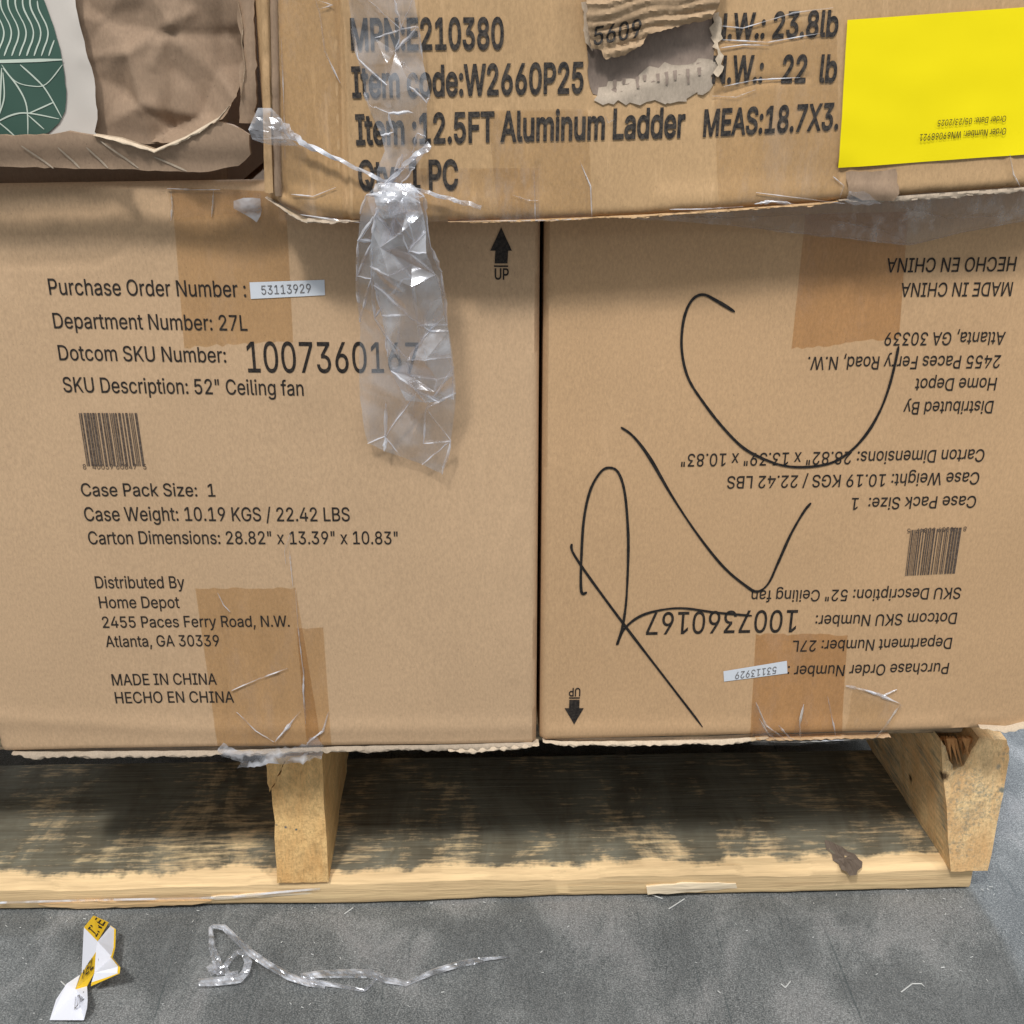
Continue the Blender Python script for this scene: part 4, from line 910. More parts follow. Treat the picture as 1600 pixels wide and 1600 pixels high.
# ---------------------------------------------------------------- ladder carton
ladder = thing('ladder_carton', 'long scuffed carton with bold black print and yellow label, lying across both square cartons', 'carton', onY(900, 343, YL))
sD = soft(8.8, .0022)
cD = creases(YL, [
    ([(520, -60), (532, 60), (536, 200), (543, 346)], .0016, -.0014), ([(530, -60), (540, 60), (545, 200), (551, 346)], .0012, .0010),
    ([(432, -60), (434, 100), (438, 200), (440, 300)], .0018, -.0016), ([(413, -60), (420, 100), (425, 200), (428, 300)], .0014, .0014),
    ([(780, 180), (800, 220), (806, 345)], .003, .0006), ([(840, 260), (845, 345)], .002, -.0006),
    ([(920, 180), (924, 260), (925, 340)], .002, .0009), ([(460, 315), (700, 318), (840, 320)], .006, .0010),
    ([(1110, 60), (1180, 62), (1260, 52)], .002, -.0007), ([(1120, 150), (1180, 128), (1260, 122)], .002, -.0008),
    ([(440, 300), (480, 330), (560, 345)], .003, -.0012),
    ([(1316, 262), (1318, 318)], .003, -.0016), ([(1330, 290), (1390, 300)], .003, .0016),
    ([(1575, 240), (1584, 290)], .002, .0010), ([(1040, 310), (1400, 296), (1600, 280)], .007, .0012),
])
hole_px = [(915, -20), (1118, -20), (1122, 60), (1113, 108), (1040, 122), (985, 140), (945, 158), (925, 150), (917, 120)]
hole = [(p.x, p.z) for p in (onY(a, b, YL) for a, b in hole_px)]
def hole_dip(x, z):
    if not inside(x, z, hole): return 0
    d = min(seg_dist(x, z, hole[i], hole[(i+1) % len(hole)])[0] for i in range(len(hole)))
    return -.0035*sstep(0, .004, d)
hx0 = min(a for a, b in hole); hx1 = max(a for a, b in hole); hz0 = min(b for a, b in hole)
faceD = Face(YL, lambda x, z: sD(x, z)+cD(x, z)+(hole_dip(x, z) if hx0 < x < hx1 and z > hz0 else 0))
# body: front outline follows the crushed lower edge
LOW = [(412, 318), (440, 330), (470, 346), (560, 349), (700, 349), (850, 345), (1000, 339), (1150, 329), (1310, 318), (1400, 310), (1500, 303), (1640, 294), (1760, 287)]
def low_at(px):
    for i in range(len(LOW)-1):
        if LOW[i][0] <= px <= LOW[i+1][0]:
            t = (px-LOW[i][0])/(LOW[i+1][0]-LOW[i][0]); return LOW[i][1]*(1-t)+LOW[i+1][1]*t
def ladder_body():
    V = []; F = []; cols = 560; rows = 150
    a0 = 400; a1 = 1760
    for i in range(cols+1):
        px = a0+(a1-a0)*i/cols
        lo = low_at(max(412, min(1760, px))) + 1.5*nz(px*.03, 2) + .8*nz(px*.12, 5)
        b = onY(px, lo, YL); b.x = onY(px, 200, YL).x + (0.0012*(px-800)/400)
        for j in range(rows+1):
            v = j/rows; top = onY(px, -170, YL).z
            p = Vector((onY(px, 100, YL).x, 0, b.z*(1-v)+top*v))
            e = 0; d = v*(top-b.z)
            if d < .006: e = .006*(1-math.sqrt(max(0, 1-(1-d/.006)**2)))
            dl = (i/cols)*(a1-a0)/2950
            if dl < .008: e += .010*(1-math.sqrt(max(0, 1-(1-dl/.008)**2)))
            V.append(faceD.at(p, -e))
    m = rows+1
    for i in range(cols):
        for j in range(rows):
            a = i*m+j; F.append((a, a+m, a+m+1, a+1))
    ring = [i*m for i in range(cols+1)] + [cols*m+j for j in range(1, m)] + [i*m+rows for i in range(cols-1, -1, -1)] + [j for j in range(rows-1, 0, -1)]
    zmin = onY(845, 276, YC).z+.0008
    base = len(V)
    for r in ring:
        V.append(Vector((V[r].x, YC+.004, max(zmin, V[r].z))))
    base2 = len(V)
    for r in ring: V.append(Vector((V[r].x, YL+.45, max(zmin, V[r].z))))
    n = len(ring)
    for k in range(n):
        a, b = ring[k], ring[(k+1) % n]; k2 = (k+1) % n
        F.append((b, a, base+k, base+k2)); F.append((base+k2, base+k, base2+k, base2+k2))
    F.append(tuple(base2+k for k in range(n)))
    return link('body', V, F, M['kraft_old'], ladder, smooth=True, angle=50)
ladder_body()
flute_edge('edge_flap', faceD, [(414, 308), (440, 322), (470, 340), (560, 345)], .0034, M['torn_dark'], ladder, .001, 7)
flute_edge('edge_flap', faceD, [(700, 345), (850, 341), (1000, 335), (1160, 325), (1310, 314)], .0020, M['kraft_old'], ladder, .001, 8)
flute_edge('edge_flap', faceD, [(1310, 312), (1400, 306), (1500, 299), (1640, 289)], .0042, M['torn_dark'], ladder, .001, 9)
# crushed vertical folds on the left end
def strip_fold(px0, px1, y0, y1, mat, off, seed, parent=ladder, name='end_flap'):
    w = lambda u, v: .0022*math.sin(u*math.pi)+.0012*nz(v*9, seed)+.0006*nz(v*40, seed, u*3)
    sheet(name, faceD, [(px0[1], y1), (px1[1], y1), (px1[0], y0), (px0[0], y0)], mat, off, parent, .0025, warp=w)
strip_fold((408, 414), (418, 428), -60, 300, M['kraft_old'], .002, 2)
strip_fold((421, 430), (432, 440), -60, 306, M['kraft_grey'], .001, 5)
TD = (faceD, .0007)
for s, a, b, cap in [
    ('MPN:E210380', (549, 77), (787, 75.5), 47),
    ('Item code:W2660P25', (551, 151.5), (911, 144), 46),
    ('Item :12.5FT Aluminum Ladder', (557, 225), (1069, 213.5), 45),
    ('Qty: 1 PC', (561, 295.5), (716, 294), 44),
    ('N.W.: 23.8lb', (1112, 62), (1307, 55.5), 39),
    ('N.W.:   22  lb', (1112, 129.5), (1305, 127), 41),
    ('MEAS:18.7X3.', (1098, 212.5), (1308, 201), 40)]:
    lettering(s, a, b, cap, TD, M['ink_soft'], ladder, bold=9)
# torn place
patch('exposed_liner', faceD, [(918, 20), (1118, 20), (1120, 60), (1111, 106), (1040, 120), (985, 139), (945, 155), (926, 147), (919, 120)], M['liner'], .0004, ladder, .003, .0006)
patch('torn_paper_edge', faceD, [(928, 157), (936, 138), (985, 124), (1010, 108), (1040, 98), (1075, 102), (1112, 92), (1124, 108), (1112, 118), (1108, 140), (1060, 158), (1000, 163), (950, 160)], M['torn_grey'], .0006, ladder, .0025, .0018,
      warp=lambda x, z: .0012*abs(nz(x*260, z*60)))
for i in range(9):
    px = 962+i*16+random.uniform(-3, 3); py = 132-i*2.4
    q_ = random.uniform(2, 17); patch('torn_flute', faceD, [(px-2, py+q_), (px+1.5, py+q_-1), (px+3, py-8), (px-3, py-7)], M['liner'], .0015, ladder, .002, .0004)
flap_a = onY(918, 0, YL).x; flap_b = onY(1112, 0, YL).x
def flap_rise(x, z):
    pz = onY(1000, 40, YL).z
    u = (x-flap_a)/(flap_b-flap_a); zz = z-pz - .012*u
    r = .0015+.0055*sstep(-.012, .010, zz)
    r += (.0015+.0016*nz(x*30, zz*60))*abs(((zz*215+.45*nz(u*3, zz*70)+.25*u) % 1)*2-1)+.0005*nz(x*60, zz*400)
    return r
faceF = Face(YL, lambda x, z: faceD.disp(x, z)*.3+flap_rise(x, z)+.004)
patch('peeled_flap', faceF, [(912, -60), (1122, -60), (1118, 10), (1108, 30), (1060, 40), (1010, 52), (1002, 68), (985, 78), (975, 86), (945, 92), (938, 78), (922, 74), (914, 30)], M['torn_brown'], 0, ladder, .0014, .0005, thick=.0012)
lettering('5609', (925, 70), (998, 57), 28, (faceF, .0012), M['ink_soft'], ladder, bold=5, maxe=25)
patch('torn_fringe', faceD, [(1112, 20), (1124, 18), (1128, 60), (1122, 66), (1130, 104), (1122, 120), (1116, 118), (1120, 86), (1112, 60)], M['torn'], .0016, ladder, .002, .0012, warp=lambda x, z: .002*abs(nz(x*400, z*200)))
patch('torn_fringe', faceD, [(908, 4), (916, 2), (922, 60), (930, 74), (926, 80), (914, 66)], M['torn'], .0026, ladder, .002, .0008)
# clear tapes on the ladder carton
for quad in ([(436, 344), (536, 344), (530, -50), (428, -50)],
             [(552, 346), (842, 344), (842, 262), (552, 262)],
             [(780, 345), (925, 342), (918, 170), (760, 172)],
             [(1122, 318), (1312, 306), (1306, 30), (1112, 34)]):
    sheet('clear_tape', faceD, quad, M['tape_clear'], .0004+random.random()*.0002, ladder, .004, warp=lambda u, v: .0004*nz(u*20, v*20))
ray_wrinkles('tape_pleat', faceD, [([(496, 0), (520, 8), (500, 14)], .0006), ([(490, -10), (500, 20), (508, 80), (532, 130)], .0007), ([(905, 250), (922, 290), (924, 340)], .0009), ([(834, 265), (836, 345)], .0010),
    ([(1120, 40), (1160, 44), (1240, 20), (1300, 12)], .0008), ([(1125, 62), (1200, 66), (1280, 52)], .0008), ([(1130, 135), (1180, 125), (1250, 121)], .0008), ([(1125, 75), (1160, 70), (1200, 71)], .0007),
    ([(1112, 150), (1150, 152), (1180, 140)], .0007), ([(455, 303), (490, 306), (525, 292)], .0009), ([(800, 303), (825, 312), (840, 312)], .0008), ([(470, 335), (520, 343), (562, 347)], .0012),
    ([(1178, 318), (1205, 314), (1240, 318)], .0016), ([(1045, 326), (1100, 326), (1160, 322)], .0009), ([(1180, 300), (1320, 318)], .0008), ([(1300, 275), (1318, 290), (1312, 308)], .0010),
    ([(1575, 240), (1580, 272), (1590, 290)], .0009), ([(440, 60), (444, 160), (446, 250)], .0008), ([(700, 345), (860, 343), (920, 340)], .0009), ([(945, 180), (950, 192), (960, 186)], .0009)], M['plastic_milky'], ladder, .0008)
patch('crushed_corner', faceD, [(1320, 268), (1396, 262), (1400, 300), (1392, 312), (1345, 312), (1322, 300)], M['kraft_grey'], .0012, ladder, .003, .0006, warp=lambda x, z: abs(fw(x, z)))
patch('tape_scrap', faceD, [(1322, 296), (1340, 294), (1352, 300), (1372, 316), (1330, 318), (1316, 312)], M['plastic_milky'], .0045, ladder, .003, .0006, warp=lambda x, z: abs(fw(x, z)))
# shipping label
sheet('yellow_label', faceD, [(1309, 262), (1720, 232), (1726, 2), (1322, 31)], M['yellow'], .0012, ladder, .005, warp=lambda u, v: .0006*nz(u*5, v*4))
TY = (faceD, .0022)
lettering('Order Number: WN69068921', (1570, 199), (1435, 209), -10.5, TY, M['ink'], ladder, bold=1)
lettering('Order Date: 05/23/2025', (1570, 180), (1463, 187), -9.5, TY, M['ink'], ladder, bold=.5)
# ---------------------------------------------------------------- crushed carton
crushed = thing('crushed_carton', 'crushed dusty brown carton with a white label and green patterned print, beside the ladder carton', 'carton', onY(150, 262, YB))
fc = folds(21, 9, .08, .011)
cB = creases(YB, [
    ([(130, 90), (200, 82), (250, 45), (300, 20)], .0025, .004), ([(270, 60), (272, 130), (262, 190)], .004, -.006), ([(205, 90), (222, 150), (220, 170)], .003, .004),
    ([(285, 70), (330, 110), (370, 150)], .004, .005), ([(250, 50), (310, 56), (380, 50)], .003, -.004), ([(278, 10), (262, 60), (240, 100)], .003, .004),
    ([(150, 25), (220, 15)], .004, -.003), ([(330, 175), (300, 130), (275, 110)], .004, -.004), ([(235, 165), (262, 225)], .004, .006), ([(340, 60), (360, 100), (385, 130)], .003, -.005),
    ([(150, 200), (240, 220)], .009, -.008)])
def facet_field(px0, px1, py0, py1, Y, n, amp, seed):
    r = random.Random(seed); a = onY(px0, py1, Y); b = onY(px1, py0, Y)
    P = []
    while len(P) < n:
        q = (r.uniform(a.x, b.x), r.uniform(a.z, b.z))
        if all(math.dist(q, p) > .011 for p in P): P.append(q)
    P += [(a.x, a.z), (b.x, a.z), (b.x, b.z), (a.x, b.z)]
    H = [r.uniform(-1, 1)*amp for p in P]
    t = delaunay_2d_cdt([Vector(p) for p in P], [], [], 0, 1e-6)
    V = [(p[0], p[1]) for p in t[0]]; Hh = [H[o[0]] if o else 0 for o in t[3]]
    T = [tuple(f) for f in t[2]]
    def f(x, z):
        for i, j, k in T:
            x1, z1 = V[i]; x2, z2 = V[j]; x3, z3 = V[k]
            D = (z2-z3)*(x1-x3)+(x3-x2)*(z1-z3)
            l1 = ((z2-z3)*(x-x3)+(x3-x2)*(z-z3))/D; l2 = ((z3-z1)*(x-x3)+(x1-x3)*(z-z3))/D; l3 = 1-l1-l2
            if l1 >= -1e-6 and l2 >= -1e-6 and l3 >= -1e-6: return l1*Hh[i]+l2*Hh[j]+l3*Hh[k]
        return 0
    return f
ff = facet_field(115, 392, -160, 235, YB, 40, .0105, 12)
faceB = Face(YB, lambda x, z: (ff(x, z)+fc(x, z)*.15)*sstep(onY(110, 100, YB).x, onY(190, 100, YB).x, x)+cB(x, z)*.3+.003*nz(x*16, z*9, 3))
patch('front_panel', faceB, [(-260, -150), (380, -150), (384, 40), (378, 120), (372, 150), (350, 185), (300, 212), (255, 228), (200, 222), (155, 214), (100, 222), (-260, 222)], M['kraft_grey'], 0, crushed, .0017, .0005, thick=.002)
# hull behind the dented panel
def box_hull(name, corners, y0, y1, mat, parent):
    q = [onY(*p, y0) for p in corners]; V = q+[Vector((p.x, y1, p.z)) for p in q]
    n = len(q); F = [tuple(range(n)), tuple(reversed(range(n, 2*n)))]+[(i, i+n, (i+1) % n+n, (i+1) % n) for i in range(n)]
    return link(name, V, F, mat, parent)
hq = [onY(*p, YB+.055) for p in [(-300, 262), (352, 266), (356, 200), (360, -190), (-300, -190)]]
for p_ in hq[:2]: p_.z = onY(300, 281, YC).z-.012
link('body', hq+[Vector((p.x, YB+.40, p.z)) for p in hq], [(4, 3, 2, 1, 0), (5, 6, 7, 8, 9)]+[(i, (i+1) % 5, (i+1) % 5+5, i+5) for i in range(5)], M['kraft_grey'], crushed)
flp = Face(YB, lambda x, z: .013+.003*nz(x*14, z*10)+.004*sstep(onY(0, 255, YB).z, onY(0, 215, YB).z, z))
patch('bottom_flap', flp, [(-260, 208), (90, 206), (120, 200), (150, 206), (200, 214), (252, 233), (300, 212), (350, 184), (372, 190), (398, 205), (399, 235), (380, 254), (320, 264), (150, 259), (0, 255), (-260, 253)], M['kraft_grey'], 0, crushed, .0035, .0004, thick=.004)
flute_edge('torn_rim', flp, [(160, 205), (200, 211), (252, 228), (300, 208), (352, 178), (368, 160)], .0030, M['torn'], crushed, .002, 12)
cB2 = Face(YB, lambda x, z: .012+.004*nz(x*60, z*14)+.004*nz(x*140, z*40))
patch('side_flap', cB2, [(372, -150), (402, -150), (404, 40), (408, 100), (404, 190), (380, 188), (384, 150), (380, 120), (387, 70), (376, 30)], M['kraft_grey'], 0, crushed, .003, .0008, thick=.004)
flute_edge('torn_rim', cB2, [(378, 0), (386, 40), (384, 60), (390, 100), (384, 150)], .003, M['torn'], crushed, .002, 15)
for pts in ([(50, 222), (95, 258)], [(105, 225), (135, 258)], [(148, 225), (178, 258)], [(170, 215), (225, 258)], [(250, 240), (300, 262)]):
    stroke('crease_line', flp, .0006, pts, .0012, M['torn_dark'], crushed)
# label
lbl = lambda x, z: .0008
faceP = Face(YB, lambda x, z: faceB.disp(x, z)*.5+.006+.0025*nz(x*25, z*25))
patch('paper_label', faceP, [(-200, -150), (110, -150), (124, 0), (134, 50), (143, 90), (153, 135), (157, 185), (152, 205), (163, 214), (166, 230), (150, 224), (120, 208), (95, 214), (-200, 216)], M['label_white'], 0, crushed, .0035, .0006)
gp = [(-180, -150), (0, -150), (52, -50), (75, 0), (90, 40), (100, 75), (105, 105), (109, 140), (107, 172), (98, 190), (82, 205), (60, 214), (0, 214), (-120, 212)]
patch('green_print', faceP, gp, M['green'], .0008, crushed, .0035, .0002)
for k in range(-4, 8):
    pts = []
    for j in range(13):
        y = -60+j*12.2
        x = 8+k*11.5+7*math.sin(j*.85+.2)+(y-90)*.06
        if inside(x+4, y, gp) and y < 92: pts.append((x, y))
    if len(pts) > 2: stroke('printed_line', faceP, .00105, pts, .0009, M['line_white'], crushed, 5)
stroke('printed_line', faceP, .0011, [(-100, 95), (0, 95), (104, 92)], .0018, M['line_white'], crushed, 5)
for pts in ([(10, 100), (30, 125), (55, 133), (78, 130), (104, 100)], [(38, 100), (60, 120), (78, 140), (102, 182)], [(12, 105), (35, 135), (48, 165), (50, 210)], [(10, 105), (8, 150), (4, 175), (-20, 190)],
            [(0, 190), (25, 178), (50, 175), (98, 184)], [(12, 112), (14, 150), (5, 180)], [(0, 185), (18, 200), (32, 213)], [(50, 176), (68, 168), (90, 158)], [(50, 178), (75, 200)]):
    stroke('printed_line', faceP, .0011, pts, .0008, M['line_white'], crushed, 6)
# ---------------------------------------------------------------- loose plastic
def crumple_ribbon(name, rows, depths, mat, parent=None, nx=26, ny_per=12, seed=0, amp=.004, F0=YL, **props):
    """rows: (y, xl, xr) pixels from top to bottom; depths: distance in front of F0 of each row (m)"""
    V = []; F = []; R = []
    fo = folds(seed, 8, .035, amp); fo2 = folds(seed+5, 9, .014, amp*.45)
    for i in range(len(rows)-1):
        for k in range(ny_per):
            t = k/ny_per; R.append((i, t))
    R.append((len(rows)-2, 1.0))
    for (i, t) in R:
        y = rows[i][1-1]*(1-t)+rows[i+1][0]*t
        la = onY(rows[i][1], rows[i][0], F0-depths[i]); lb = onY(rows[i+1][1], rows[i+1][0], F0-depths[i+1])
        ra = onY(rows[i][2], rows[i][3] if len(rows[i]) > 3 else rows[i][0], F0-depths[i]); rb = onY(rows[i+1][2], rows[i+1][3] if len(rows[i+1]) > 3 else rows[i+1][0], F0-depths[i+1])
        l = la.lerp(lb, t); r = ra.lerp(rb, t)
        for j in range(nx+1):
            u = j/nx; p = l.lerp(r, u)
            w = (r-l).length
            d = (fo(p.x+seed, p.z)+fo2(p.x, p.z+seed))*min(1, w/.03)
            edge = .0016*nz(p.z*90, seed+(0 if u < .5 else 9))*(abs(u-.5)*2)**3
            V.append(p+Vector((edge, -d, 0)))
    m = nx+1
    for i in range(len(R)-1):
        for j in range(nx):
            a = i*m+j; F.append((a, a+m, a+m+1, a+1))
    return link(name, V, F, mat, parent, **props)
tail = thing('plastic_tape_tail', 'crumpled clear plastic strip hanging from the ladder carton down over the left carton', 'plastic strip', onY(610, 300, YL-.006))
def crumpled(name, rows, depths, cols, per, amp, seed, mat, parent, pleats=.45, pw=.0008):
    """crumpled sheet: flat facets between random kinks, with whitened pleats along some of the kinks"""
    r = random.Random(seed); G = []; R_ = []
    for i in range(len(rows)-1):
        for k in range(per): R_.append((i, k/per))
    R_.append((len(rows)-2, 1.0))
    for ri, (i, t) in enumerate(R_):
        A, B = rows[i], rows[i+1]; da, db = depths[i], depths[i+1]
        l = onY(A[1], A[0], YL-da).lerp(onY(B[1], B[0], YL-db), t)
        q = onY(A[2], A[3] if len(A) > 3 else A[0], YL-da).lerp(onY(B[2], B[3] if len(B) > 3 else B[0], YL-db), t)
        w = (q-l).length; h = w/cols; row = []
        for j in range(cols+1):
            u = j/cols
            inner = 0 < j < cols; mid = 0 < ri < len(R_)-1
            uu = u+(r.uniform(-.38, .38)/cols if inner else 0)
            p = l.lerp(q, uu)
            p = p+Vector((0 if inner else r.uniform(-.0008, .0008), -r.uniform(0, 1)*amp*min(1, w/.025)*(1 if inner else .5), r.uniform(-.35, .35)*h*.8 if mid else 0))
            row.append(p)
        G.append(row)
    V = [p for row in G for p in row]; m = cols+1; F = []; E = []
    for i in range(len(G)-1):
        for j in range(cols):
            a = i*m+j
            if r.random() < .5: F += [(a, a+m, a+m+1), (a, a+m+1, a+1)]; E.append((a, a+m+1))
            else: F += [(a, a+m, a+1), (a+m, a+m+1, a+1)]; E.append((a+m, a+1))
            E += [(a, a+1), (a, a+m)]
        E.append((i*m+cols, (i+1)*m+cols))
    # curve the facets a little
    bm = bmesh.new(); bv = [bm.verts.new(v) for v in V]
    for f in F: bm.faces.new([bv[i] for i in f])
    bmesh.ops.subdivide_edges(bm, edges=list(bm.edges), cuts=2, use_grid_fill=True)
    bmesh.ops.triangulate(bm, faces=list(bm.faces))
    for v in bm.verts:
        v.co += Vector((nz(v.co.z*90, v.co.x*90, seed)*.0006, nz(v.co.x*120, v.co.z*70, seed)*.0014, 0))
    me = bpy.data.meshes.new(name); bm.to_mesh(me); bm.free(); me.materials.append(mat)
    me.polygons.foreach_set('use_smooth', [True]*len(me.polygons)); me.set_sharp_from_angle(angle=math.radians(34))
    o = bpy.data.objects.new(name, me); COL.objects.link(o); o.parent = parent; o.matrix_parent_inverse = parent.matrix_world.inverted()
    PV = []; PF = []
    for a, b in E:
        if r.random() > pleats: continue
        A = V[a]; B = V[b]; d = (B-A)
        if d.length < .002: continue
        s_ = Vector((-d.z, 0, d.x)).normalized(); w = pw*r.uniform(.35, 1.3); n = 5; base = len(PV)
        for k in range(n+1):
            t = k/n; p = A.lerp(B, t)+s_*r.uniform(-.0004, .0004); ww = w*math.sin(math.pi*(.12+.76*t))
            PV += [p+s_*ww+Vector((0, -.0004, 0)), p+Vector((0, -.0013, 0)), p-s_*ww+Vector((0, -.0004, 0))]
            if k:
                c = base+3*k; PF += [(c-3, c-2, c+1, c), (c-2, c-1, c+2, c+1)]
    link('pleat', PV, PF, M['plastic_milky'], parent, kind='stuff')
    return o
M['plastic_white'] = plastic('whitened_plastic', .20, .17, .26)
crumpled('upper_strip', [(-60, 540, 640), (0, 545, 646), (50, 550, 652), (90, 560, 662), (140, 570, 670), (170, 574, 670), (210, 598, 668), (235, 600, 664), (262, 592, 648), (290, 586, 622)],
         [.004, .004, .004, .004, .005, .005, .005, .005, .006, .007], 3, 1, .008, 3, M['plastic'], tail, .35, .0008)
crumpled('lower_strip', [(286, 592, 640), (300, 573, 664), (335, 563, 665), (380, 560, 672), (430, 560, 690), (500, 561, 701), (560, 562, 709), (620, 565, 711), (680, 570, 706, 690), (690, 574, 690, 737)],
         [.008, .009, .008, .002, -.006, -.019, -.0235, -.026, -.028, -.0305], 4, 1, .010, 8, M['plastic'], tail, .45, .0009)
crumpled('folded_layer', [(292, 600, 650), (330, 585, 660), (390, 575, 668), (450, 585, 690), (520, 604, 700), (580, 612, 706), (622, 636, 708)],
         [.0125, .014, .011, .003, -.009, -.016, -.020], 3, 2, .012, 15, M['plastic_white'], tail, .35, .0008)
# narrow twisted cord pulled across the ladder carton
def cord(name, pts, w, Y, off, mat, parent=None, seed=0, **props):
    q = [onY(a, b, Y-off) for a, b in pts]; P = []
    for i in range(len(q)-1):
        for k in range(10): P.append((q[i].lerp(q[i+1], k/10), w[i]+(w[i+1]-w[i])*k/10))
    P.append((q[-1], w[-1])); V = []; F = []; n = len(P); S = 6
    for i, (p, ww) in enumerate(P):
        d = (P[min(n-1, i+1)][0]-P[max(0, i-1)][0]).normalized(); s = Vector((-d.z, 0, d.x))
        for k in range(S):
            a = k/S*2*math.pi+i*.35
            r = ww*(1+.5*nz(i*.5, k*2.1, seed))*(1 if k % 2 else .6)
            V.append(p+s*math.cos(a)*r+Vector((0, -1, 0))*math.sin(a)*min(r, .0025))
    for i in range(n-1):
        for k in range(S):
            a = i*S+k; b = i*S+(k+1) % S; F.append((a, b, b+S, a+S))
    return link(name, V, F, mat, parent, smooth=True, angle=25, **props)
cord('stretched_cord', [(440, 196), (470, 222), (530, 250), (600, 283), (640, 293), (700, 310), (752, 324)], [.0030, .0018, .0011, .0011, .0012, .0012, .0014], YL, .008, M['plastic_milky'], tail, 1)
cord('stretched_cord', [(672, 226), (640, 250), (610, 282), (590, 312)], [.0022, .0014, .0012, .0012], YL, .010, M['plastic_milky'], tail, 4)
crumple_ribbon('bright_knot', [(168, 404, 424), (182, 398, 438), (200, 392, 452), (215, 400, 462), (226, 430, 470)], [.006, .008, .009, .009, .008], M['plastic_white'], tail, 8, 4, 31, .010)
crumple_ribbon('twist', [(284, 588, 642), (296, 585, 650), (312, 588, 650), (338, 600, 655)], [.012, .016, .017, .015], M['plastic_white'], tail, 10, 5, 44, .010)
# loose film hanging under the right half of the ladder carton
film = Face(YL, lambda x, z: -.026+.012*sstep(onY(0, 390, YL).z, onY(0, 320, YL).z, z)+.0012*nz(x*30, z*50))
fobj = patch('clear_film', film, [(880, 350), (1000, 330), (1200, 318), (1400, 300), (1700, 285), (1700, 345), (1600, 362), (1520, 380), (1448, 398), (1380, 392), (1250, 378), (1150, 364), (1000, 352)], M['film'], 0, None, .005, .0004)
ray_wrinkles('film_fold', film, [([(1150, 362), (1300, 381), (1448, 396), (1540, 374), (1640, 352)], .0010), ([(1300, 350), (1400, 372), (1448, 394)], .0008), ([(1000, 344), (1150, 350), (1330, 340)], .0008), ([(1420, 330), (1500, 350), (1600, 345)], .0010)], M['film'], fobj)
fobj['label'] = 'hazy clear film sagging below the right half of the ladder carton'; fobj['category'] = 'plastic film'
# ---------------------------------------------------------------- floor litter
wrap = thing('crumpled_wrapper', 'twisted white and yellow paper wrapper with black lettering lying on the floor', 'wrapper', onZ(130, 1585, .001))
def facets(name, polys, mat, parent, sub=0, **props):
    V = []; F = []
    for poly in polys:
        b = len(V); V += [onZ(x, y, z) for x, y, z in poly]; F.append(tuple(range(b, b+len(poly))))
    return link(name, V, F, mat, parent, **props)
P = dict(a=(146, 1430.5, .012), b=(170, 1441, .014), c=(152.5, 1471, .022), d=(131, 1449, .012), e=(150, 1487, .020), f=(127.5, 1521, .006), g=(173, 1446, .014),
         h=(180, 1451, .013), i=(179, 1480, .012), j=(175, 1495, .014), k=(187, 1510, .022), l=(186, 1520, .020), m=(142, 1538, .008), n=(147.5, 1520, .016),
         o=(136, 1541, .007), p=(117.5, 1546, .004), q=(125, 1523, .006), r=(112.5, 1594, .004), s=(77.5, 1594, .002), t=(87.5, 1562, .004), u=(104, 1537, .008), v=(137, 1562, .012), w=(136, 1575, .010), x=(131, 1594, .003))
g = lambda s: [P[c] for c in s]
facets('white_side', [g('dcef'), g('qprstu')], M['wrap_white'], wrap)
facets('back_side', [g('cgh'), g('chi'), g('cij'), g('cje'), g('ejn'), g('njk'), g('nkl'), g('nlm'), g('pov'), g('pvw'), g('pwx'), g('pxr')], M['wrap_white'], wrap)
facets('yellow_band', [g('abcd'), g('enopf')], M['wrap_yellow'], wrap)
def rim(pts, w, dz=.0006):
    V = []; F = []
    for i, (x, y, z) in enumerate(pts):
        V += [onZ(x-w*.9, y-.3, z+dz), onZ(x+1, y+w*.4, z+dz)]
        if i: F.append((2*i-2, 2*i-1, 2*i+1, 2*i))
    return link('yellow_rim', V, F, M['wrap_yellow'], wrap)
rim(g('ghijkl'), 3.0); 
link('yellow_rim', [onZ(x, y, z) for x, y, z in [(186, 1516, .0206), (187, 1521, .0200), (142, 1541, .008), (143, 1534.5, .0095)]], [(0, 1, 2, 3)], M['wrap_yellow'], wrap)
class Tilt:
    """flat quad in pixels+height used as a lettering surface: (u, v) in 0..1"""
    def __init__(s, a, b, c, d): s.q = [onZ(*p) for p in (a, b, c, d)]
    def pt(s, u, v, off=.0005):
        a, b, c, d = s.q; p = (a*(1-u)+b*u)*(1-v)+(d*(1-u)+c*u)*v
        n = (b-a).cross(d-a).normalized(); n = n if n.z > 0 else -n
        return p+n*off
def word(text, tilt, u0, u1, v0, v1, mat, parent, bold=4, off=.0006):
    V, F = glyph_curve(text, bold); x0 = min(v[0] for v in V); x1 = max(v[0] for v in V)
    link('printed_text', [tilt.pt(u0+(x-x0)/(x1-x0)*(u1-u0), v0+y/CAPH*(v1-v0), off) for x, y in V], F, mat, parent)
word('INE', Tilt(P['c'], P['b'], P['a'], P['d']), .08, .92, .15, .75, M['ink'], wrap)
word('YEL', Tilt(P['p'], P['n'], P['e'], P['f']), .22, .98, .22, .85, M['ink'], wrap, off=.001)
word('LINE', Tilt(P['r'], P['v'], P['o'], P['p']), .15, .8, .25, .7, M['ink_grey'], wrap, 2)
word('YELLOW', Tilt(P['n'], P['i'], P['h'], P['c']), .1, .75, .12, .36, M['ink_grey'], wrap, 1)
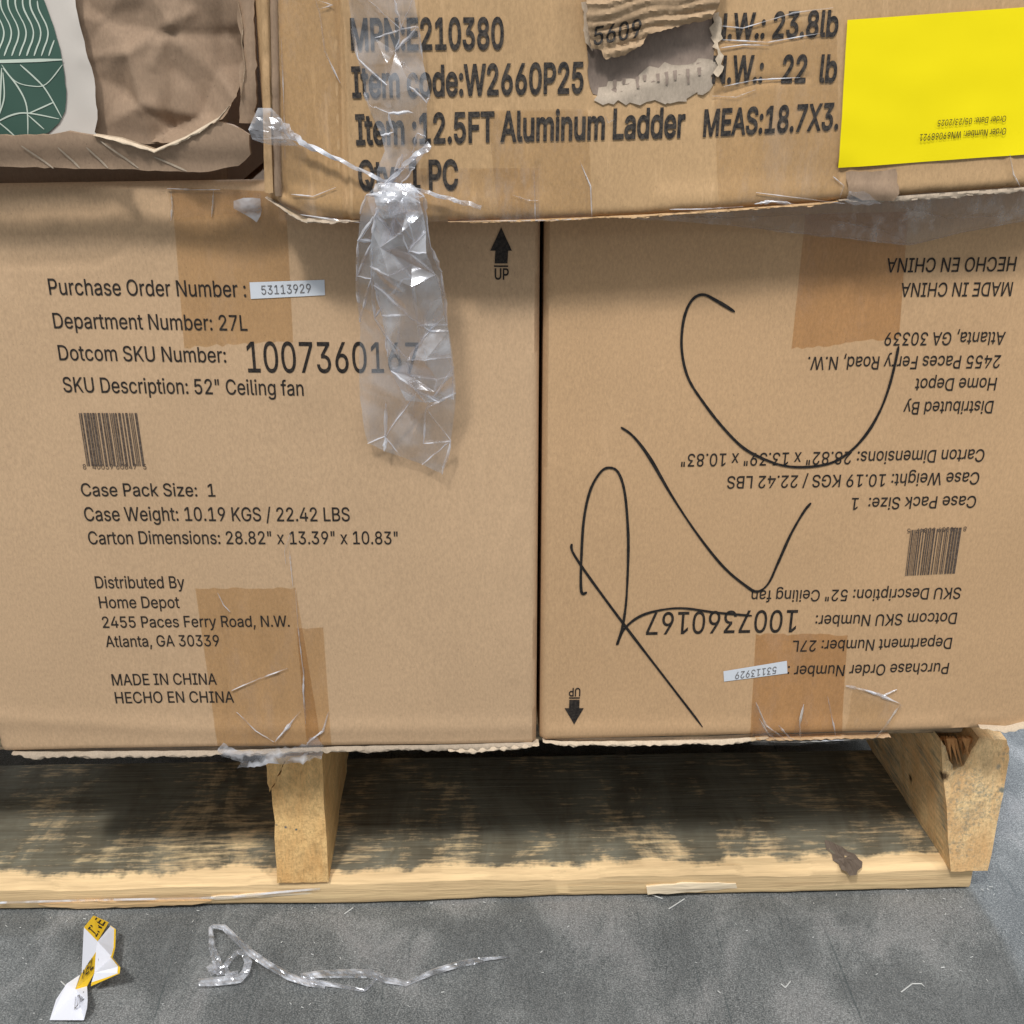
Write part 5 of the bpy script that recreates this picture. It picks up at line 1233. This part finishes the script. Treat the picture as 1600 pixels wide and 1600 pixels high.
# strip of clear tape on the floor
M['plastic_floor'] = plastic('scuffed_tape', .75, .22, .16)
strip = thing('floor_tape_strip', 'long thin tangle of clear tape lying on the concrete in front of the pallet', 'tape', onZ(450, 1525, .001))
def floor_ribbon(name, pts, mat, seed=0):
    """pts: (px, py, half width px, height)"""
    P_ = []
    for i in range(len(pts)-1):
        for k in range(8):
            t = k/8; P_.append([pts[i][q]*(1-t)+pts[i+1][q]*t for q in range(4)])
    P_.append(list(pts[-1])); V = []; F = []; n = len(P_); C = 4
    for i, (x, y, w, z) in enumerate(P_):
        a = P_[max(0, i-1)]; b = P_[min(n-1, i+1)]
        dx, dy = b[0]-a[0], b[1]-a[1]; L = math.hypot(dx, dy) or 1; sx, sy = -dy/L, dx/L
        for k in range(C+1):
            u = k/C*2-1
            V.append(onZ(x+sx*w*u, y+sy*w*u, max(.0006, z+.0014*nz(i*.35, k*1.1, seed)+.0012*abs(u)*(k % 2))))
    for i in range(n-1):
        for k in range(C):
            a = i*(C+1)+k; F.append((a, a+1, a+C+2, a+C+1))
    return link(name, V, F, mat, strip, smooth=False)
floor_ribbon('tape_loop', [(310, 1535, 6, .003), (330, 1534, 7, .004), (352, 1532, 7, .004), (374, 1530, 6, .004), (384, 1518, 6, .006), (388, 1503, 6, .007), (382, 1490, 5, .008), (372, 1486, 4, .008), (358, 1500, 4, .006), (350, 1512, 5, .004), (358, 1524, 5, .003), (372, 1520, 4, .003)], M['plastic_floor'], 1)
floor_ribbon('tape_loop', [(326, 1518, 8, .004), (336, 1512, 8, .005), (346, 1522, 5, .004), (338, 1500, 7, .005), (331, 1480, 5, .007), (329, 1450, 3, .008), (333, 1447, 3, .008), (350, 1449, 5, .008), (372, 1470, 5, .010), (392, 1489, 6, .010), (420, 1508, 6, .008), (452, 1526, 6, .005), (480, 1536, 5, .003), (508, 1542, 3, .002)], M['plastic_floor'], 2)
floor_ribbon('tape_band', [(470, 1526, 5, .003), (500, 1522, 6, .003), (540, 1521, 7, .004), (579, 1521, 7, .003), (602, 1530, 6, .002), (634, 1537, 4, .002), (655, 1528, 4, .002), (678, 1518, 5, .003), (719, 1506, 5, .003), (740, 1502, 5, .002), (759, 1498, 3, .002), (797, 1495, 1, .002)], M['plastic_floor'], 3)
floor_ribbon('tape_band', [(455, 1528, 4, .002), (510, 1537, 4, .002), (570, 1547, 3, .002), (580, 1538, 2, .002), (590, 1526, 2, .002)], M['plastic_floor'], 4)
# small litter
M['debris'] = paper('pale_debris', (.58, .58, .56))
def debris():
    V = []; F = []
    def bit(x, y, L, a, w, z=.0008):
        c = onZ(x, y, z); d = Vector((math.cos(a), math.sin(a), 0)); s = Vector((-d.y, d.x, 0)); b = len(V)
        V.extend([c-d*L-s*w, c+d*L-s*w, c+d*L+s*w, c-d*L+s*w, c-d*L*.8+Vector((0, 0, w)), c+d*L*.8+Vector((0, 0, w))])
        F.extend([(b, b+1, b+5, b+4), (b+1, b+2, b+5), (b+2, b+3, b+4, b+5), (b+3, b, b+4)])
    r = random.Random(4)
    for i in range(90):
        x = r.uniform(-20, 1620); y0 = 1428-.03*x
        y = y0+r.random()**2*190+3
        bit(x, y, r.uniform(.0004, .0014), r.uniform(0, 3.1), r.uniform(.00018, .0004))
    for x, y, x2, y2 in [(1408, 1550, 1425, 1537), (1425, 1537, 1441, 1537), (1220, 1537, 1227, 1543), (1227, 1543, 1235, 1533), (1470, 1512, 1476, 1511), (95, 1533, 108, 1545), (1045, 1420, 1070, 1404), (538, 1428, 552, 1418), (1018, 1398, 1035, 1404)]:
        a = onZ(x, y, 0); b = onZ(x2, y2, 0); bit((x+x2)/2, (y+y2)/2, (b-a).length/2, math.atan2(b.y-a.y, b.x-a.x), .0005)
    return link('litter', V, F, M['debris'], None, kind='stuff')
dl = debris(); dl['label'] = 'tiny pale scraps and threads scattered over the concrete floor'; dl['category'] = 'litter'
